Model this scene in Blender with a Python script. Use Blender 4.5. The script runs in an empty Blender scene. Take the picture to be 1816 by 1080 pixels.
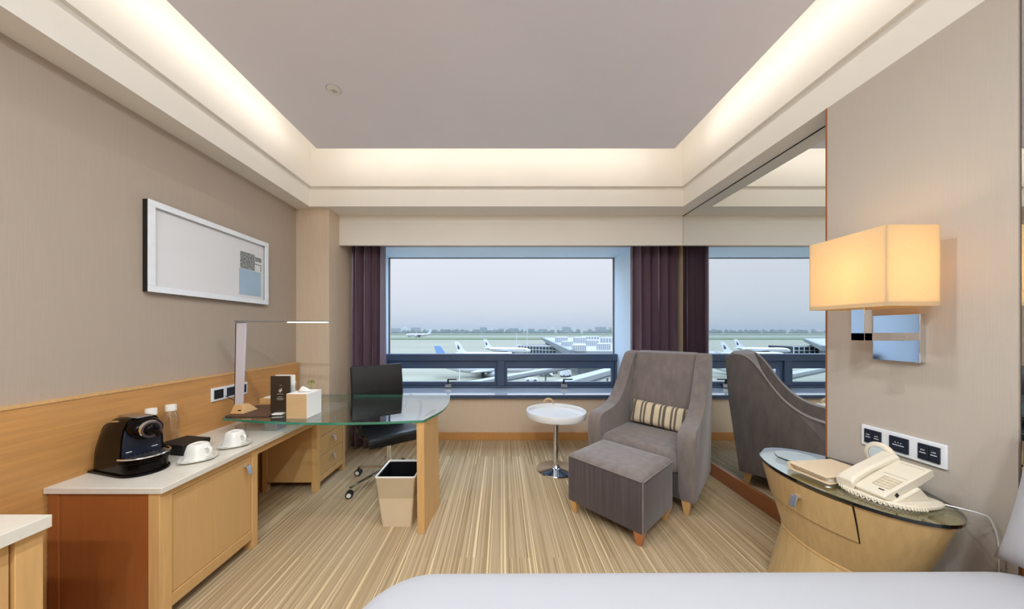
import bpy, bmesh, math, random
from mathutils import Vector, Matrix
R = math.radians
PI = math.pi
random.seed(7)
SC = bpy.context.scene
COL = SC.collection

# ------------------------------------------------------------------ camera
CAM_H = 1.30
cd = bpy.data.cameras.new('camera')
cam = bpy.data.objects.new('camera', cd)
COL.objects.link(cam)
cam.location = (0, 0, CAM_H)
cam.rotation_euler = (PI / 2, 0, 0)
cd.sensor_fit = 'HORIZONTAL'
cd.sensor_width = 36.0
cd.lens = 36.0 * 550.0 / 1816.0
cd.shift_x = 19.0 / 1816.0
cd.shift_y = 47.0 / 1816.0
cd.clip_start = 0.02
cd.clip_end = 20000
SC.camera = cam

# ------------------------------------------------------------------ view, world
SC.view_settings.view_transform = 'Standard'
SC.view_settings.look = 'None'
SC.view_settings.gamma = 1.0
SC.view_settings.use_curve_mapping = False
SC.view_settings.exposure = 0.13
SC.cycles.max_bounces = 12
SC.cycles.diffuse_bounces = 7
SC.cycles.glossy_bounces = 6
SC.cycles.transmission_bounces = 8
SC.cycles.transparent_max_bounces = 16
SC.cycles.sample_clamp_indirect = 6.0
SC.cycles.caustics_reflective = True
SC.cycles.blur_glossy = 0.6
SC.cycles.caustics_refractive = False

w = bpy.data.worlds.new('overcast_sky')
SC.world = w
w.use_nodes = True
nt = w.node_tree
nt.nodes.clear()
tc = nt.nodes.new('ShaderNodeTexCoord')
sx = nt.nodes.new('ShaderNodeSeparateXYZ')
rp = nt.nodes.new('ShaderNodeValToRGB')
ns = nt.nodes.new('ShaderNodeTexNoise')
mx = nt.nodes.new('ShaderNodeMixRGB')
bg = nt.nodes.new('ShaderNodeBackground')
ou = nt.nodes.new('ShaderNodeOutputWorld')
nt.links.new(tc.outputs['Generated'], sx.inputs[0])
nt.links.new(sx.outputs['Z'], rp.inputs[0])
e = rp.color_ramp.elements
e[0].position = 0.0
e[0].color = (0.64, 0.70, 0.75, 1)
e[1].position = 1.0
e[1].color = (3.3, 4.3, 5.8, 1)
for p_, c_ in ((0.03, (0.65, 0.70, 0.76, 1)), (0.10, (0.71, 0.74, 0.82, 1)), (0.24, (0.74, 0.77, 0.85, 1)), (0.5, (2.6, 3.2, 4.1, 1))):
    k = e.new(p_)
    k.color = c_
ns.inputs['Scale'].default_value = 3.0
nt.links.new(tc.outputs['Generated'], ns.inputs['Vector'])
mx.blend_type = 'SOFT_LIGHT'
mx.inputs['Fac'].default_value = 0.06
nt.links.new(rp.outputs[0], mx.inputs[1])
nt.links.new(ns.outputs['Fac'], mx.inputs[2])
nt.links.new(mx.outputs[0], bg.inputs[0])
nt.links.new(bg.outputs[0], ou.inputs[0])
bg.inputs[1].default_value = 1.0

# ------------------------------------------------------------------ room constants (metres)
XL, XR = -2.02, 2.00            # side walls
YB, YR = 3.70, -2.30            # window wall, wall behind the camera
ZS = 2.505                      # soffit underside
ZC = 2.85                       # centre ceiling panel underside
IX0, IX1, IY0, IY1 = -1.854, 1.762, -1.9, 3.00      # inner edge of the soffit
PX0, PX1, PY0, PY1 = -1.569, 1.473, -1.6, 2.635     # centre ceiling panel

# cove lamps: LED strips hidden on the upper edge of the centre panel, shining outwards
COVE_W = 1.42
def area(name, loc, rot, sx_, sy_, power, col):
    d = bpy.data.lights.new(name, 'AREA')
    d.shape = 'RECTANGLE'
    d.size, d.size_y = sx_, sy_
    d.energy = power
    d.color = col
    o = bpy.data.objects.new(name, d)
    COL.objects.link(o)
    o.location = loc
    o.rotation_euler = rot
    return o
WARM = (1.0, 0.96, 0.91)
LY = PY1 - PY0
LX = PX1 - PX0
ZL = ZC + 0.10
# area lamps shine along local -Z
area('cove_light_left', (PX0 - 0.012, (PY0 + PY1) / 2, ZL), (0, R(100), 0), 0.03, LY, COVE_W * LY, WARM)
area('cove_light_right', (PX1 + 0.012, (PY0 + PY1) / 2, ZL), (0, R(-100), 0), 0.03, LY, COVE_W * LY, WARM)
area('cove_light_window', ((PX0 + PX1) / 2, PY1 + 0.012, ZL), (R(100), 0, 0), LX, 0.03, COVE_W * LX, WARM)
area('cove_light_rear', ((PX0 + PX1) / 2, PY0 - 0.012, ZL), (R(-100), 0, 0), LX, 0.03, COVE_W * LX, WARM)
# fill lamps added out of view to brighten the room, shaped as downlights
FILL = [(x_, y_) for y_ in (-1.3, -0.5, 1.2) for x_ in (-0.5, 0.3)]
FILL_SHARE = {-1.3: 1.45, -0.5: 1.1, 1.2: 0.6}
FILL_W = 19.0
for dx_, dy_ in FILL:
    o = area('fill_lamp', (dx_, dy_, ZC - 0.012), (0, 0, 0), 0.12, 0.12, FILL_W * FILL_SHARE[dy_], (0.87, 0.945, 1.0))
    o.data.shape = 'DISK'

# ------------------------------------------------------------------ materials
def lin(c):
    out = []
    for v in c[:3]:
        v = v / 255.0
        out.append(v / 12.92 if v <= 0.04045 else ((v + 0.055) / 1.055) ** 2.4)
    return out

def mat(name, rgb, rough=0.5, metal=0.0, var=0.06, scale=(8, 8, 8), bump=0.0, coat=0.0, sheen=0.0, spec=0.5, rgb2=None,
        detail=4.0, emit=None, emit_s=0.0, bscale=None, coord='Object'):
    m = bpy.data.materials.new(name)
    m.use_nodes = True
    t = m.node_tree
    b = t.nodes['Principled BSDF']
    c = lin(rgb)
    tcn = t.nodes.new('ShaderNodeTexCoord')
    mp = t.nodes.new('ShaderNodeMapping')
    mp.inputs['Scale'].default_value = scale
    t.links.new(tcn.outputs[coord], mp.inputs[0])
    n = t.nodes.new('ShaderNodeTexNoise')
    n.inputs['Scale'].default_value = 1.0
    n.inputs['Detail'].default_value = detail
    t.links.new(mp.outputs[0], n.inputs['Vector'])
    r = t.nodes.new('ShaderNodeValToRGB')
    if rgb2 is None:
        a_, b_ = [v * (1 - var) for v in c], [min(1, v * (1 + var)) for v in c]
    else:
        a_, b_ = c, lin(rgb2)
    r.color_ramp.elements[0].position = 0.3
    r.color_ramp.elements[1].position = 0.7
    r.color_ramp.elements[0].color = (*a_, 1)
    r.color_ramp.elements[1].color = (*b_, 1)
    t.links.new(n.outputs['Fac'], r.inputs[0])
    t.links.new(r.outputs[0], b.inputs['Base Color'])
    b.inputs['Roughness'].default_value = rough
    b.inputs['Metallic'].default_value = metal
    b.inputs['Coat Weight'].default_value = coat
    b.inputs['Coat Roughness'].default_value = 0.05
    b.inputs['Sheen Weight'].default_value = sheen
    b.inputs['Specular IOR Level'].default_value = spec
    if emit:
        b.inputs['Emission Color'].default_value = (*emit, 1)
        b.inputs['Emission Strength'].default_value = emit_s
    if bump:
        bp = t.nodes.new('ShaderNodeBump')
        bp.inputs['Strength'].default_value = bump
        bp.inputs['Distance'].default_value = 0.002
        src = n
        if bscale:
            mp2 = t.nodes.new('ShaderNodeMapping')
            mp2.inputs['Scale'].default_value = bscale
            t.links.new(tcn.outputs[coord], mp2.inputs[0])
            src = t.nodes.new('ShaderNodeTexNoise')
            src.inputs['Scale'].default_value = 1.0
            t.links.new(mp2.outputs[0], src.inputs['Vector'])
        t.links.new(src.outputs['Fac'], bp.inputs['Height'])
        t.links.new(bp.outputs[0], b.inputs['Normal'])
    return m

def glass_mat(name, tint, r0=0.04, refl=1.0, rough=0.0, power=5.0):
    """sheet glass: see-through with a mirror-like sheen that grows at grazing angles"""
    m = bpy.data.materials.new(name)
    m.use_nodes = True
    t = m.node_tree
    t.nodes.clear()
    o = t.nodes.new('ShaderNodeOutputMaterial')
    tr = t.nodes.new('ShaderNodeBsdfTransparent')
    tr.inputs[0].default_value = (*tint, 1)
    gl = t.nodes.new('ShaderNodeBsdfGlossy')
    gl.inputs['Roughness'].default_value = rough
    lw = t.nodes.new('ShaderNodeLayerWeight')
    lw.inputs[0].default_value = 0.5
    pw = t.nodes.new('ShaderNodeMath'); pw.operation = 'POWER'; pw.inputs[1].default_value = power
    ml = t.nodes.new('ShaderNodeMath'); ml.operation = 'MULTIPLY_ADD'
    ml.inputs[1].default_value = (1 - r0) * refl
    ml.inputs[2].default_value = r0
    mi = t.nodes.new('ShaderNodeMixShader')
    t.links.new(lw.outputs['Facing'], pw.inputs[0])
    t.links.new(pw.outputs[0], ml.inputs[0])
    t.links.new(ml.outputs[0], mi.inputs[0])
    t.links.new(tr.outputs[0], mi.inputs[1])
    t.links.new(gl.outputs[0], mi.inputs[2])
    t.links.new(mi.outputs[0], o.inputs[0])
    return m

def ramp_mat(name, stops, axis_scale, rough=0.7, coord='Object', interp='CONSTANT', sheen=0.0, wave=None):
    """stripes across one local axis: fract(x*scale) through a colour ramp"""
    m = bpy.data.materials.new(name)
    m.use_nodes = True
    t = m.node_tree
    b = t.nodes['Principled BSDF']
    tcn = t.nodes.new('ShaderNodeTexCoord')
    s = t.nodes.new('ShaderNodeSeparateXYZ')
    t.links.new(tcn.outputs[coord], s.inputs[0])
    ma = t.nodes.new('ShaderNodeMath'); ma.operation = 'MULTIPLY_ADD'
    ma.inputs[1].default_value = axis_scale
    ma.inputs[2].default_value = 0.5
    t.links.new(s.outputs['X'], ma.inputs[0])
    r = t.nodes.new('ShaderNodeValToRGB')
    r.color_ramp.interpolation = interp
    el = r.color_ramp.elements
    el[0].position, el[0].color = stops[0][0], (*lin(stops[0][1]), 1)
    el[1].position, el[1].color = stops[1][0], (*lin(stops[1][1]), 1)
    for p, c in stops[2:]:
        q = el.new(p); q.color = (*lin(c), 1)
    t.links.new(ma.outputs[0], r.inputs[0])
    t.links.new(r.outputs[0], b.inputs['Base Color'])
    b.inputs['Roughness'].default_value = rough
    b.inputs['Sheen Weight'].default_value = sheen
    return m

WALLP = mat('wallpaper_taupe', (180, 165, 150), 0.85, var=0.02, scale=(420, 420, 5.0), bump=0.2, detail=2, spec=0.2)
PANELP = mat('wallpaper_light', (192, 182, 170), 0.75, var=0.02, scale=(420, 420, 4), bump=0.2, detail=2, spec=0.25)
BEIGE = mat('beige_wallpaper', (216, 196, 172), 0.8, var=0.05, scale=(160, 160, 6), bump=0.15, spec=0.2)
CEIL = mat('ceiling_paint', (242, 240, 247), 0.9, var=0.015, scale=(2, 2, 2), spec=0.1)
WHITEP = mat('cornice_paint', (240, 235, 226), 0.85, var=0.012, scale=(3, 3, 3), spec=0.15)
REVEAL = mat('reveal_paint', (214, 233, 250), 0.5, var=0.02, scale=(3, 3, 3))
OAK = mat('oak_veneer', (206, 164, 108), 0.42, var=0.03, scale=(90, 90, 5), bump=0.05, coat=0.15)
OAKX = mat('oak_veneer_long', (200, 146, 86), 0.42, var=0.10, scale=(50, 3, 60), bump=0.05, coat=0.15)
OAKD = mat('oak_end_panel', (158, 92, 44), 0.45, var=0.05, scale=(60, 60, 4), bump=0.05)
OAKL = mat('oak_leg', (214, 170, 112), 0.4, var=0.08, scale=(70, 70, 5))
STONE = mat('white_worktop_stone', (226, 220, 208), 0.28, var=0.03, scale=(40, 40, 40), coat=0.2)
SILLM = mat('grey_sill_stone', (204, 214, 226), 0.10, var=0.04, scale=(60, 60, 60), coat=1.0)
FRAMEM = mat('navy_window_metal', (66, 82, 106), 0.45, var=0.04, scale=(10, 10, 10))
CHROME = mat('polished_chrome', (225, 228, 232), 0.06, 1.0, var=0.01)
STEEL = mat('brushed_steel', (186, 188, 192), 0.28, 1.0, var=0.05, scale=(4, 4, 200))
BLACKP = mat('gloss_black_plastic', (10, 5, 5), 0.18, var=0.1, coat=0.0, spec=0.14)
BLACKM = mat('matt_black_plastic', (16, 16, 18), 0.55, var=0.1)
NAVYP = mat('dark_navy_plastic', (26, 34, 50), 0.3, var=0.05)
LEATHER = mat('black_leather', (20, 21, 24), 0.34, var=0.25, scale=(30, 30, 30), bump=0.25)
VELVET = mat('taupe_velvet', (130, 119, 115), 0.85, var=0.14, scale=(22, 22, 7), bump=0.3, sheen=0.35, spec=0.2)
VELVETR_SHADE = mat('ribbed_taupe_velvet_shaded', (84, 73, 75), 0.85, var=0.28, scale=(130, 130, 2), bump=0.6, sheen=0.3, spec=0.2)
CURT = mat('plum_curtain', (116, 92, 106), 0.36, var=0.10, scale=(12, 12, 2), sheen=0.05, bump=0.08, spec=1.0, bscale=(400, 400, 400))
WHITEG = mat('white_porcelain', (240, 238, 232), 0.15, var=0.01, coat=0.5)
WHITEL = mat('white_lacquer', (232, 232, 232), 0.25, var=0.01, coat=0.4)
SILVER = mat('silver_frame', (240, 243, 248), 0.3, 0.0, var=0.03, scale=(20, 20, 20))
IVORY = mat('ivory_plastic', (226, 216, 196), 0.38, var=0.02)
LINEN = mat('white_bed_linen', (178, 178, 183), 0.9, var=0.015, scale=(3, 3, 3), bump=0.1, sheen=0.2, spec=0.1)
PAPER = mat('white_paper', (240, 238, 232), 0.8, var=0.02)
CREAMP = mat('cream_plastic', (222, 204, 172), 0.5, var=0.03)
BROWNL = mat('brown_leather_mat', (92, 66, 54), 0.5, var=0.1, scale=(60, 60, 60), bump=0.1)
TAN = mat('tan_board', (206, 172, 128), 0.6, var=0.04, scale=(6, 60, 60))
DKBROWN = mat('dark_brown_card', (58, 46, 34), 0.4, var=0.1)
BINBLK = mat('black_bin_liner', (20, 20, 22), 0.3, var=0.1, bump=0.4, scale=(40, 40, 40))
GREEN = mat('leaf_green', (150, 168, 40), 0.6, var=0.3, scale=(60, 60, 60))
PLANTW = mat('small_white_pot', (226, 222, 214), 0.4)
MIRROR = mat('mirror_silver', (236, 240, 240), 0.0, 1.0, var=0.0)
WINGLASS = glass_mat('window_glass', (0.985, 0.99, 0.99), 0.0, 0.5)
DESKGLASS = glass_mat('desk_glass', (0.88, 0.95, 0.93), 0.08, 1.0, power=2.8)
GLASSEDGE = mat('green_glass_edge', (52, 132, 108), 0.08, var=0.15, scale=(6, 6, 6), coat=0.8)
STANDGLASS = glass_mat('nightstand_glass', (0.82, 0.86, 0.80), 0.07, 0.9, power=3.2)
DARKEDGE = mat('dark_glass_edge', (14, 18, 18), 0.1, coat=0.8)
PETM = glass_mat('clear_bottle', (0.975, 0.98, 0.98), 0.14, 0.9, power=3.0)
FILM = glass_mat('thin_plastic_film', (0.96, 0.96, 0.96), 0.25, 0.5, rough=0.35)

def nmix(t, a, b, fac):
    n = t.nodes.new('ShaderNodeMixRGB')
    t.links.new(fac, n.inputs[0])
    for i, v in ((1, a), (2, b)):
        if hasattr(v, 'links'):
            t.links.new(v, n.inputs[i])
        else:
            n.inputs[i].default_value = (*v, 1)
    return n.outputs[0]

def carpet():
    m = bpy.data.materials.new('striped_carpet')
    m.use_nodes = True
    t = m.node_tree
    b = t.nodes['Principled BSDF']
    b.inputs['Roughness'].default_value = 0.95
    b.inputs['Specular IOR Level'].default_value = 0.1
    tcn = t.nodes.new('ShaderNodeTexCoord')
    s = t.nodes.new('ShaderNodeSeparateXYZ')
    t.links.new(tcn.outputs['Object'], s.inputs[0])
    def math_(op, a, b_=None, c_=None):
        n = t.nodes.new('ShaderNodeMath'); n.operation = op
        for i, v in enumerate((a, b_, c_)):
            if v is None: continue
            if hasattr(v, 'links'): t.links.new(v, n.inputs[i])
            else: n.inputs[i].default_value = v
        return n.outputs[0]
    def tile(size, off):
        return math_('FLOOR', math_('MULTIPLY_ADD', s.outputs['Y'], 1.0 / size, off))
    def stripes(freq, tl, seed, yfreq):
        cx = t.nodes.new('ShaderNodeCombineXYZ')
        t.links.new(math_('MULTIPLY', s.outputs['X'], freq), cx.inputs[0])
        t.links.new(math_('MULTIPLY_ADD', tl, 7.31, seed), cx.inputs[1])
        t.links.new(math_('MULTIPLY', s.outputs['Y'], yfreq), cx.inputs[2])
        n = t.nodes.new('ShaderNodeTexNoise')
        n.inputs['Scale'].default_value = 1.0
        n.inputs['Detail'].default_value = 1.5
        t.links.new(cx.outputs[0], n.inputs['Vector'])
        return n.outputs['Fac']
    t1 = tile(0.62, 0.13)
    a = stripes(95, tile(40.0, 0.5), 1.0, 0.3)
    r = t.nodes.new('ShaderNodeValToRGB')
    el = r.color_ramp.elements
    el[0].position, el[0].color = 0.30, (*lin((160, 134, 98)), 1)
    el[1].position, el[1].color = 0.72, (*lin((196, 171, 133)), 1)
    for p, c in ((0.42, (172, 147, 112)), (0.50, (179, 155, 121)), (0.58, (185, 162, 129))):
        q = el.new(p); q.color = (*lin(c), 1)
    t.links.new(a, r.inputs[0])
    # thin bright threads
    t2 = tile(1.86, 0.27)
    th = stripes(130, t2, 31.0, 0.15)
    thf = math_('GREATER_THAN', th, 0.615)
    c1 = nmix(t, r.outputs[0], lin((240, 216, 172)), math_('MULTIPLY', thf, 0.75))
    # thin dark threads
    dk = stripes(150, t1, 57.0, 0.2)
    dkf = math_('LESS_THAN', dk, 0.37)
    c2 = nmix(t, c1, lin((124, 98, 66)), math_('MULTIPLY', dkf, 0.6))
    # broad worn patches: greyer beige
    pn = t.nodes.new('ShaderNodeTexNoise')
    pn.inputs['Scale'].default_value = 1.3
    t.links.new(tcn.outputs['Object'], pn.inputs['Vector'])
    pr = t.nodes.new('ShaderNodeValToRGB')
    pr.color_ramp.elements[0].position = 0.45
    pr.color_ramp.elements[1].position = 0.65
    t.links.new(pn.outputs['Fac'], pr.inputs[0])
    c3 = nmix(t, c2, lin((190, 172, 146)), math_('MULTIPLY', pr.outputs[0], 0.35))
    t.links.new(c3, b.inputs['Base Color'])
    bp = t.nodes.new('ShaderNodeBump')
    bp.inputs['Strength'].default_value = 0.5
    bp.inputs['Distance'].default_value = 0.004
    pile = t.nodes.new('ShaderNodeTexNoise')
    pile.inputs['Scale'].default_value = 260
    t.links.new(tcn.outputs['Object'], pile.inputs['Vector'])
    t.links.new(math_('ADD', th, math_('MULTIPLY', pile.outputs['Fac'], 0.5)), bp.inputs['Height'])
    t.links.new(bp.outputs[0], b.inputs['Normal'])
    return m
CARPET = carpet()

# ------------------------------------------------------------------ mesh builder
class MB:
    def __init__(self):
        self.v, self.f, self.mi = [], [], []
        self.M = Matrix.Identity(4)
    def push(self, loc=(0, 0, 0), rz=0, rx=0, ry=0):
        self.M = Matrix.Translation(loc) @ Matrix.Rotation(rz, 4, 'Z') @ Matrix.Rotation(ry, 4, 'Y') @ Matrix.Rotation(rx, 4, 'X')
        return self
    def add(self, vs, fs, mi=0):
        n = len(self.v)
        self.v += [tuple(self.M @ Vector(p)) for p in vs]
        self.f += [tuple(n + i for i in f) for f in fs]
        self.mi += [mi] * len(fs)
        return self
    def box(self, x0, x1, y0, y1, z0, z1, mi=0):
        vs = [(x, y, z) for z in (z0, z1) for y in (y0, y1) for x in (x0, x1)]
        fs = [(0, 2, 3, 1), (4, 5, 7, 6), (0, 1, 5, 4), (2, 6, 7, 3), (0, 4, 6, 2), (1, 3, 7, 5)]
        return self.add(vs, fs, mi)
    def hexa(self, b, t, mi=0):
        """b, t: four corners each, counter-clockwise from above"""
        vs = list(b) + list(t)
        fs = [(3, 2, 1, 0), (4, 5, 6, 7)] + [(i, (i + 1) % 4, 4 + (i + 1) % 4, 4 + i) for i in range(4)]
        return self.add(vs, fs, mi)
    def taper(self, cx, cy, z0, z1, wx0, wy0, wx1, wy1, dx=0, dy=0, mi=0):
        b = [(cx + sx * wx0 / 2, cy + sy * wy0 / 2, z0) for sx, sy in ((-1, -1), (1, -1), (1, 1), (-1, 1))]
        t = [(cx + dx + sx * wx1 / 2, cy + dy + sy * wy1 / 2, z1) for sx, sy in ((-1, -1), (1, -1), (1, 1), (-1, 1))]
        return self.hexa(b, t, mi)
    def rings(self, rings, closed=True, cap0=True, cap1=True, mi=0):
        n = len(rings[0])
        vs = [p for r in rings for p in r]
        fs = []
        for k in range(len(rings) - 1):
            for i in range(n if closed else n - 1):
                j = (i + 1) % n
                fs.append((k * n + i, k * n + j, (k + 1) * n + j, (k + 1) * n + i))
        if cap0: fs.append(tuple(range(n - 1, -1, -1)))
        if cap1: fs.append(tuple((len(rings) - 1) * n + i for i in range(n)))
        return self.add(vs, fs, mi)
    def prism(self, poly, z0, z1, mi=0):
        """poly: xy points, counter-clockwise"""
        return self.rings([[(x, y, z0) for x, y in poly], [(x, y, z1) for x, y in poly]], mi=mi)
    def lathe(self, prof, n=32, cx=0, cy=0, sx=1, sy=1, cap0=True, cap1=True, mi=0):
        rs = [[(cx + r * sx * math.cos(2 * PI * i / n), cy + r * sy * math.sin(2 * PI * i / n), z) for i in range(n)] for r, z in prof]
        return self.rings(rs, cap0=cap0, cap1=cap1, mi=mi)
    def tube(self, pts, r, n=10, mi=0, r2=None):
        pts = [Vector(p) for p in pts]
        up = Vector((0, 0, 1))
        rs = []
        prev = None
        for k, p in enumerate(pts):
            d = (pts[min(k + 1, len(pts) - 1)] - pts[max(k - 1, 0)]).normalized()
            if prev is None:
                a = d.cross(up if abs(d.z) < 0.9 else Vector((1, 0, 0))).normalized()
            else:
                a = (prev - d * prev.dot(d)).normalized()
            prev = a
            b = d.cross(a)
            rr = r if r2 is None else r + (r2 - r) * k / (len(pts) - 1)
            rs.append([tuple(p + (a * math.cos(2 * PI * i / n) + b * math.sin(2 * PI * i / n)) * rr) for i in range(n)])
        return self.rings(rs, mi=mi)
    def bar(self, p, q, wx, wz, mi=0):
        """rectangular bar from p to q, wx across, wz high"""
        p, q = Vector(p), Vector(q)
        d = (q - p).normalized()
        s = d.cross(Vector((0, 0, 1)))
        s = Vector((1, 0, 0)) if s.length < 1e-4 else s.normalized()
        u = s.cross(d).normalized()
        rs = [[tuple(c + s * a * wx / 2 + u * b * wz / 2) for a, b in ((-1, -1), (1, -1), (1, 1), (-1, 1))] for c in (p, q)]
        return self.rings(rs, mi=mi)
    def ball(self, c, rx, ry, rz, n=16, m=10, mi=0):
        rs = []
        for k in range(1, m):
            a = -PI / 2 + PI * k / m
            rs.append([(c[0] + rx * math.cos(a) * math.cos(2 * PI * i / n), c[1] + ry * math.cos(a) * math.sin(2 * PI * i / n), c[2] + rz * math.sin(a)) for i in range(n)])
        return self.rings(rs, mi=mi)

def obj(name, mb, mats, parent=None, bevel=0.0, seg=2, smooth=True, sub=0, solid=0.0, angle=35):
    me = bpy.data.meshes.new(name)
    me.from_pydata(mb.v, [], mb.f)
    for m in (mats if isinstance(mats, (list, tuple)) else [mats]):
        me.materials.append(m)
    for p, i in zip(me.polygons, mb.mi):
        p.material_index = i
    bm = bmesh.new()
    bm.from_mesh(me)
    bmesh.ops.recalc_face_normals(bm, faces=bm.faces)
    bm.to_mesh(me)
    bm.free()
    if smooth:
        for p in me.polygons:
            p.use_smooth = True
        me.set_sharp_from_angle(angle=R(angle))
    o = bpy.data.objects.new(name, me)
    COL.objects.link(o)
    if parent is not None:
        o.parent = parent
    if solid:
        md = o.modifiers.new('thickness', 'SOLIDIFY'); md.thickness = solid; md.offset = 0
    if bevel:
        md = o.modifiers.new('bevel', 'BEVEL'); md.width = bevel; md.segments = seg
        md.limit_method = 'ANGLE'; md.angle_limit = R(30)
        md.harden_normals = False
        for p in me.polygons: p.use_smooth = True
    if sub:
        md = o.modifiers.new('subdivision', 'SUBSURF'); md.levels = sub; md.render_levels = sub
    return o

def tag(o, label, cat, group=None, kind=None):
    o['label'] = label
    o['category'] = cat
    if group: o['group'] = group
    if kind: o['kind'] = kind
    return o

def thing(name, label, cat, loc=(0, 0, 0), rz=0.0, group=None):
    o = bpy.data.objects.new(name, None)
    o.empty_display_size = 0.1
    COL.objects.link(o)
    o.location = loc
    o.rotation_euler = (0, 0, rz)
    return tag(o, label, cat, group)

def struct(name, mb, m, label, cat, **k):
    o = obj(name, mb, m, None, **k)
    return tag(o, label, cat, None, 'structure')

def copy_tree(o, parent=None):
    c = o.copy()
    COL.objects.link(c)
    c.parent = parent
    for ch in list(o.children):
        copy_tree(ch, c)
    return c

def rrect(x0, x1, y0, y1, r, n=5):
    pts = []
    for cx, cy, a0 in ((x1 - r, y0 + r, -90), (x1 - r, y1 - r, 0), (x0 + r, y1 - r, 90), (x0 + r, y0 + r, 180)):
        for i in range(n + 1):
            a = R(a0 + 90 * i / n)
            pts.append((cx + r * math.cos(a), cy + r * math.sin(a)))
    return pts

def smooth_pts(ctrl, n=6):
    """Catmull-Rom through 2-D/3-D control points"""
    c = [Vector(p) for p in ctrl]
    c = [c[0] * 2 - c[1]] + c + [c[-1] * 2 - c[-2]]
    out = []
    for i in range(1, len(c) - 2):
        for k in range(n):
            t = k / n
            p0, p1, p2, p3 = c[i - 1], c[i], c[i + 1], c[i + 2]
            out.append(0.5 * ((2 * p1) + (p2 - p0) * t + (2 * p0 - 5 * p1 + 4 * p2 - p3) * t * t + (3 * p1 - p0 - 3 * p2 + p3) * t ** 3))
    out.append(c[-2])
    return [tuple(p) for p in out]

def pillow_mb(w, h, t, n=20, pinch=0.06):
    """soft cushion in the local xz plane, thick along y"""
    mb = MB()
    vs, fs = [], []
    for side in (-1, 1):
        for j in range(n + 1):
            for i in range(n + 1):
                u, v = -1 + 2 * i / n, -1 + 2 * j / n
                d = ((1 - u ** 4) * (1 - v ** 4)) ** 0.5
                x = u * w / 2 * (1 - pinch * (1 - v * v) * u * u)
                z = v * h / 2 * (1 - pinch * (1 - u * u) * v * v)
                vs.append((x, side * t / 2 * d, z))
    N = (n + 1) ** 2
    for j in range(n):
        for i in range(n):
            a = j * (n + 1) + i
            fs.append((a, a + 1, a + n + 2, a + n + 1))
            fs.append((N + a, N + a + n + 1, N + a + n + 2, N + a + 1))
    mb.add(vs, fs)
    return mb

def weld(o, d=1e-4):
    bm = bmesh.new()
    bm.from_mesh(o.data)
    bmesh.ops.remove_doubles(bm, verts=bm.verts, dist=d)
    bmesh.ops.recalc_face_normals(bm, faces=bm.faces)
    bm.to_mesh(o.data)
    bm.free()
    for p in o.data.polygons: p.use_smooth = True
    return o

# ================================================================== THE ROOM
struct('floor', MB().box(XL - 0.1, XR + 0.1, YR - 0.1, YB + 0.05, -0.1, 0.0), CARPET, 'striped beige and brown carpet covering the room floor', 'floor', smooth=False)
struct('wall_left', MB().box(XL - 0.1, XL, YR - 0.1, YB, 0, 3.3), WALLP, 'taupe papered wall on the left above the desk', 'wall', smooth=False)
struct('wall_left_column', MB().box(XL, -1.695, 3.054, YB, 0, 3.0), BEIGE, 'boxed beige column in the corner beside the left curtain', 'column', smooth=False)
struct('wall_rear', MB().box(XL - 0.1, XR + 0.1, YR - 0.1, YR, 0, 3.3), WALLP, 'taupe wall behind the bed foot and viewpoint', 'wall', smooth=False)
struct('wall_right', MB().box(XR, XR + 0.1, YR - 0.1, YB, 0, 3.3), BEIGE, 'beige wall strip between the right curtain and the mirror', 'wall', smooth=False)
# window wall: four pieces round the deep opening
WX0, WX1, WZ0, WZ1 = -1.54, 1.545, 0.50, 2.305
mb = MB()
mb.box(XL - 0.1, WX0, YB, 4.32, 0, 3.3)
mb.box(WX1, XR + 0.1, YB, 4.32, 0, 3.3)
mb.box(WX0, WX1, YB, 4.32, 0, WZ0)
mb.box(WX0, WX1, YB, 4.32, WZ1, 3.3)
struct('wall_window', mb, BEIGE, 'beige window wall with a wide deep opening', 'wall', smooth=False)
# reveal lining of the opening
mb = MB()
mb.box(WX0, WX0 + 0.006, YB - 0.002, 4.24, WZ0 + 0.045, WZ1)
mb.box(WX1 - 0.006, WX1, YB - 0.002, 4.24, WZ0 + 0.045, WZ1)
mb.box(WX0, WX1, YB - 0.002, 4.24, WZ1 - 0.006, WZ1)
struct('trim_window_reveal', mb, REVEAL, 'pale painted lining of the deep window opening', 'trim', smooth=False)
struct('trim_window_sill', MB().box(WX0 - 0.1, WX1 + 0.12, 3.662, 4.26, 0.505, 0.545), SILLM, 'grey polished stone sill under the window', 'sill', bevel=0.003)
struct('trim_sill_shade', MB().box(WX0 - 0.1, WX1 + 0.12, 3.650, 3.6618, 0.50, 0.5445), FRAMEM, 'front edge of the window sill, its backlit shade painted dark navy', 'sill edge', bevel=0.002)  # dark strip paints the backlit shade on the sill front
struct('baseboard_window', MB().box(-1.695, XR, YB - 0.014, YB, 0, 0.094), OAKX, 'oak baseboard along the window wall', 'baseboard', bevel=0.003)
struct('baseboard_right', MB().box(1.885, XR, 1.70, 3.245, 0, 0.115), mat('brown_baseboard', (150, 94, 56), 0.45, var=0.05, scale=(50, 3, 60)), 'oak baseboard under the tall mirror', 'baseboard', bevel=0.003)

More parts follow.
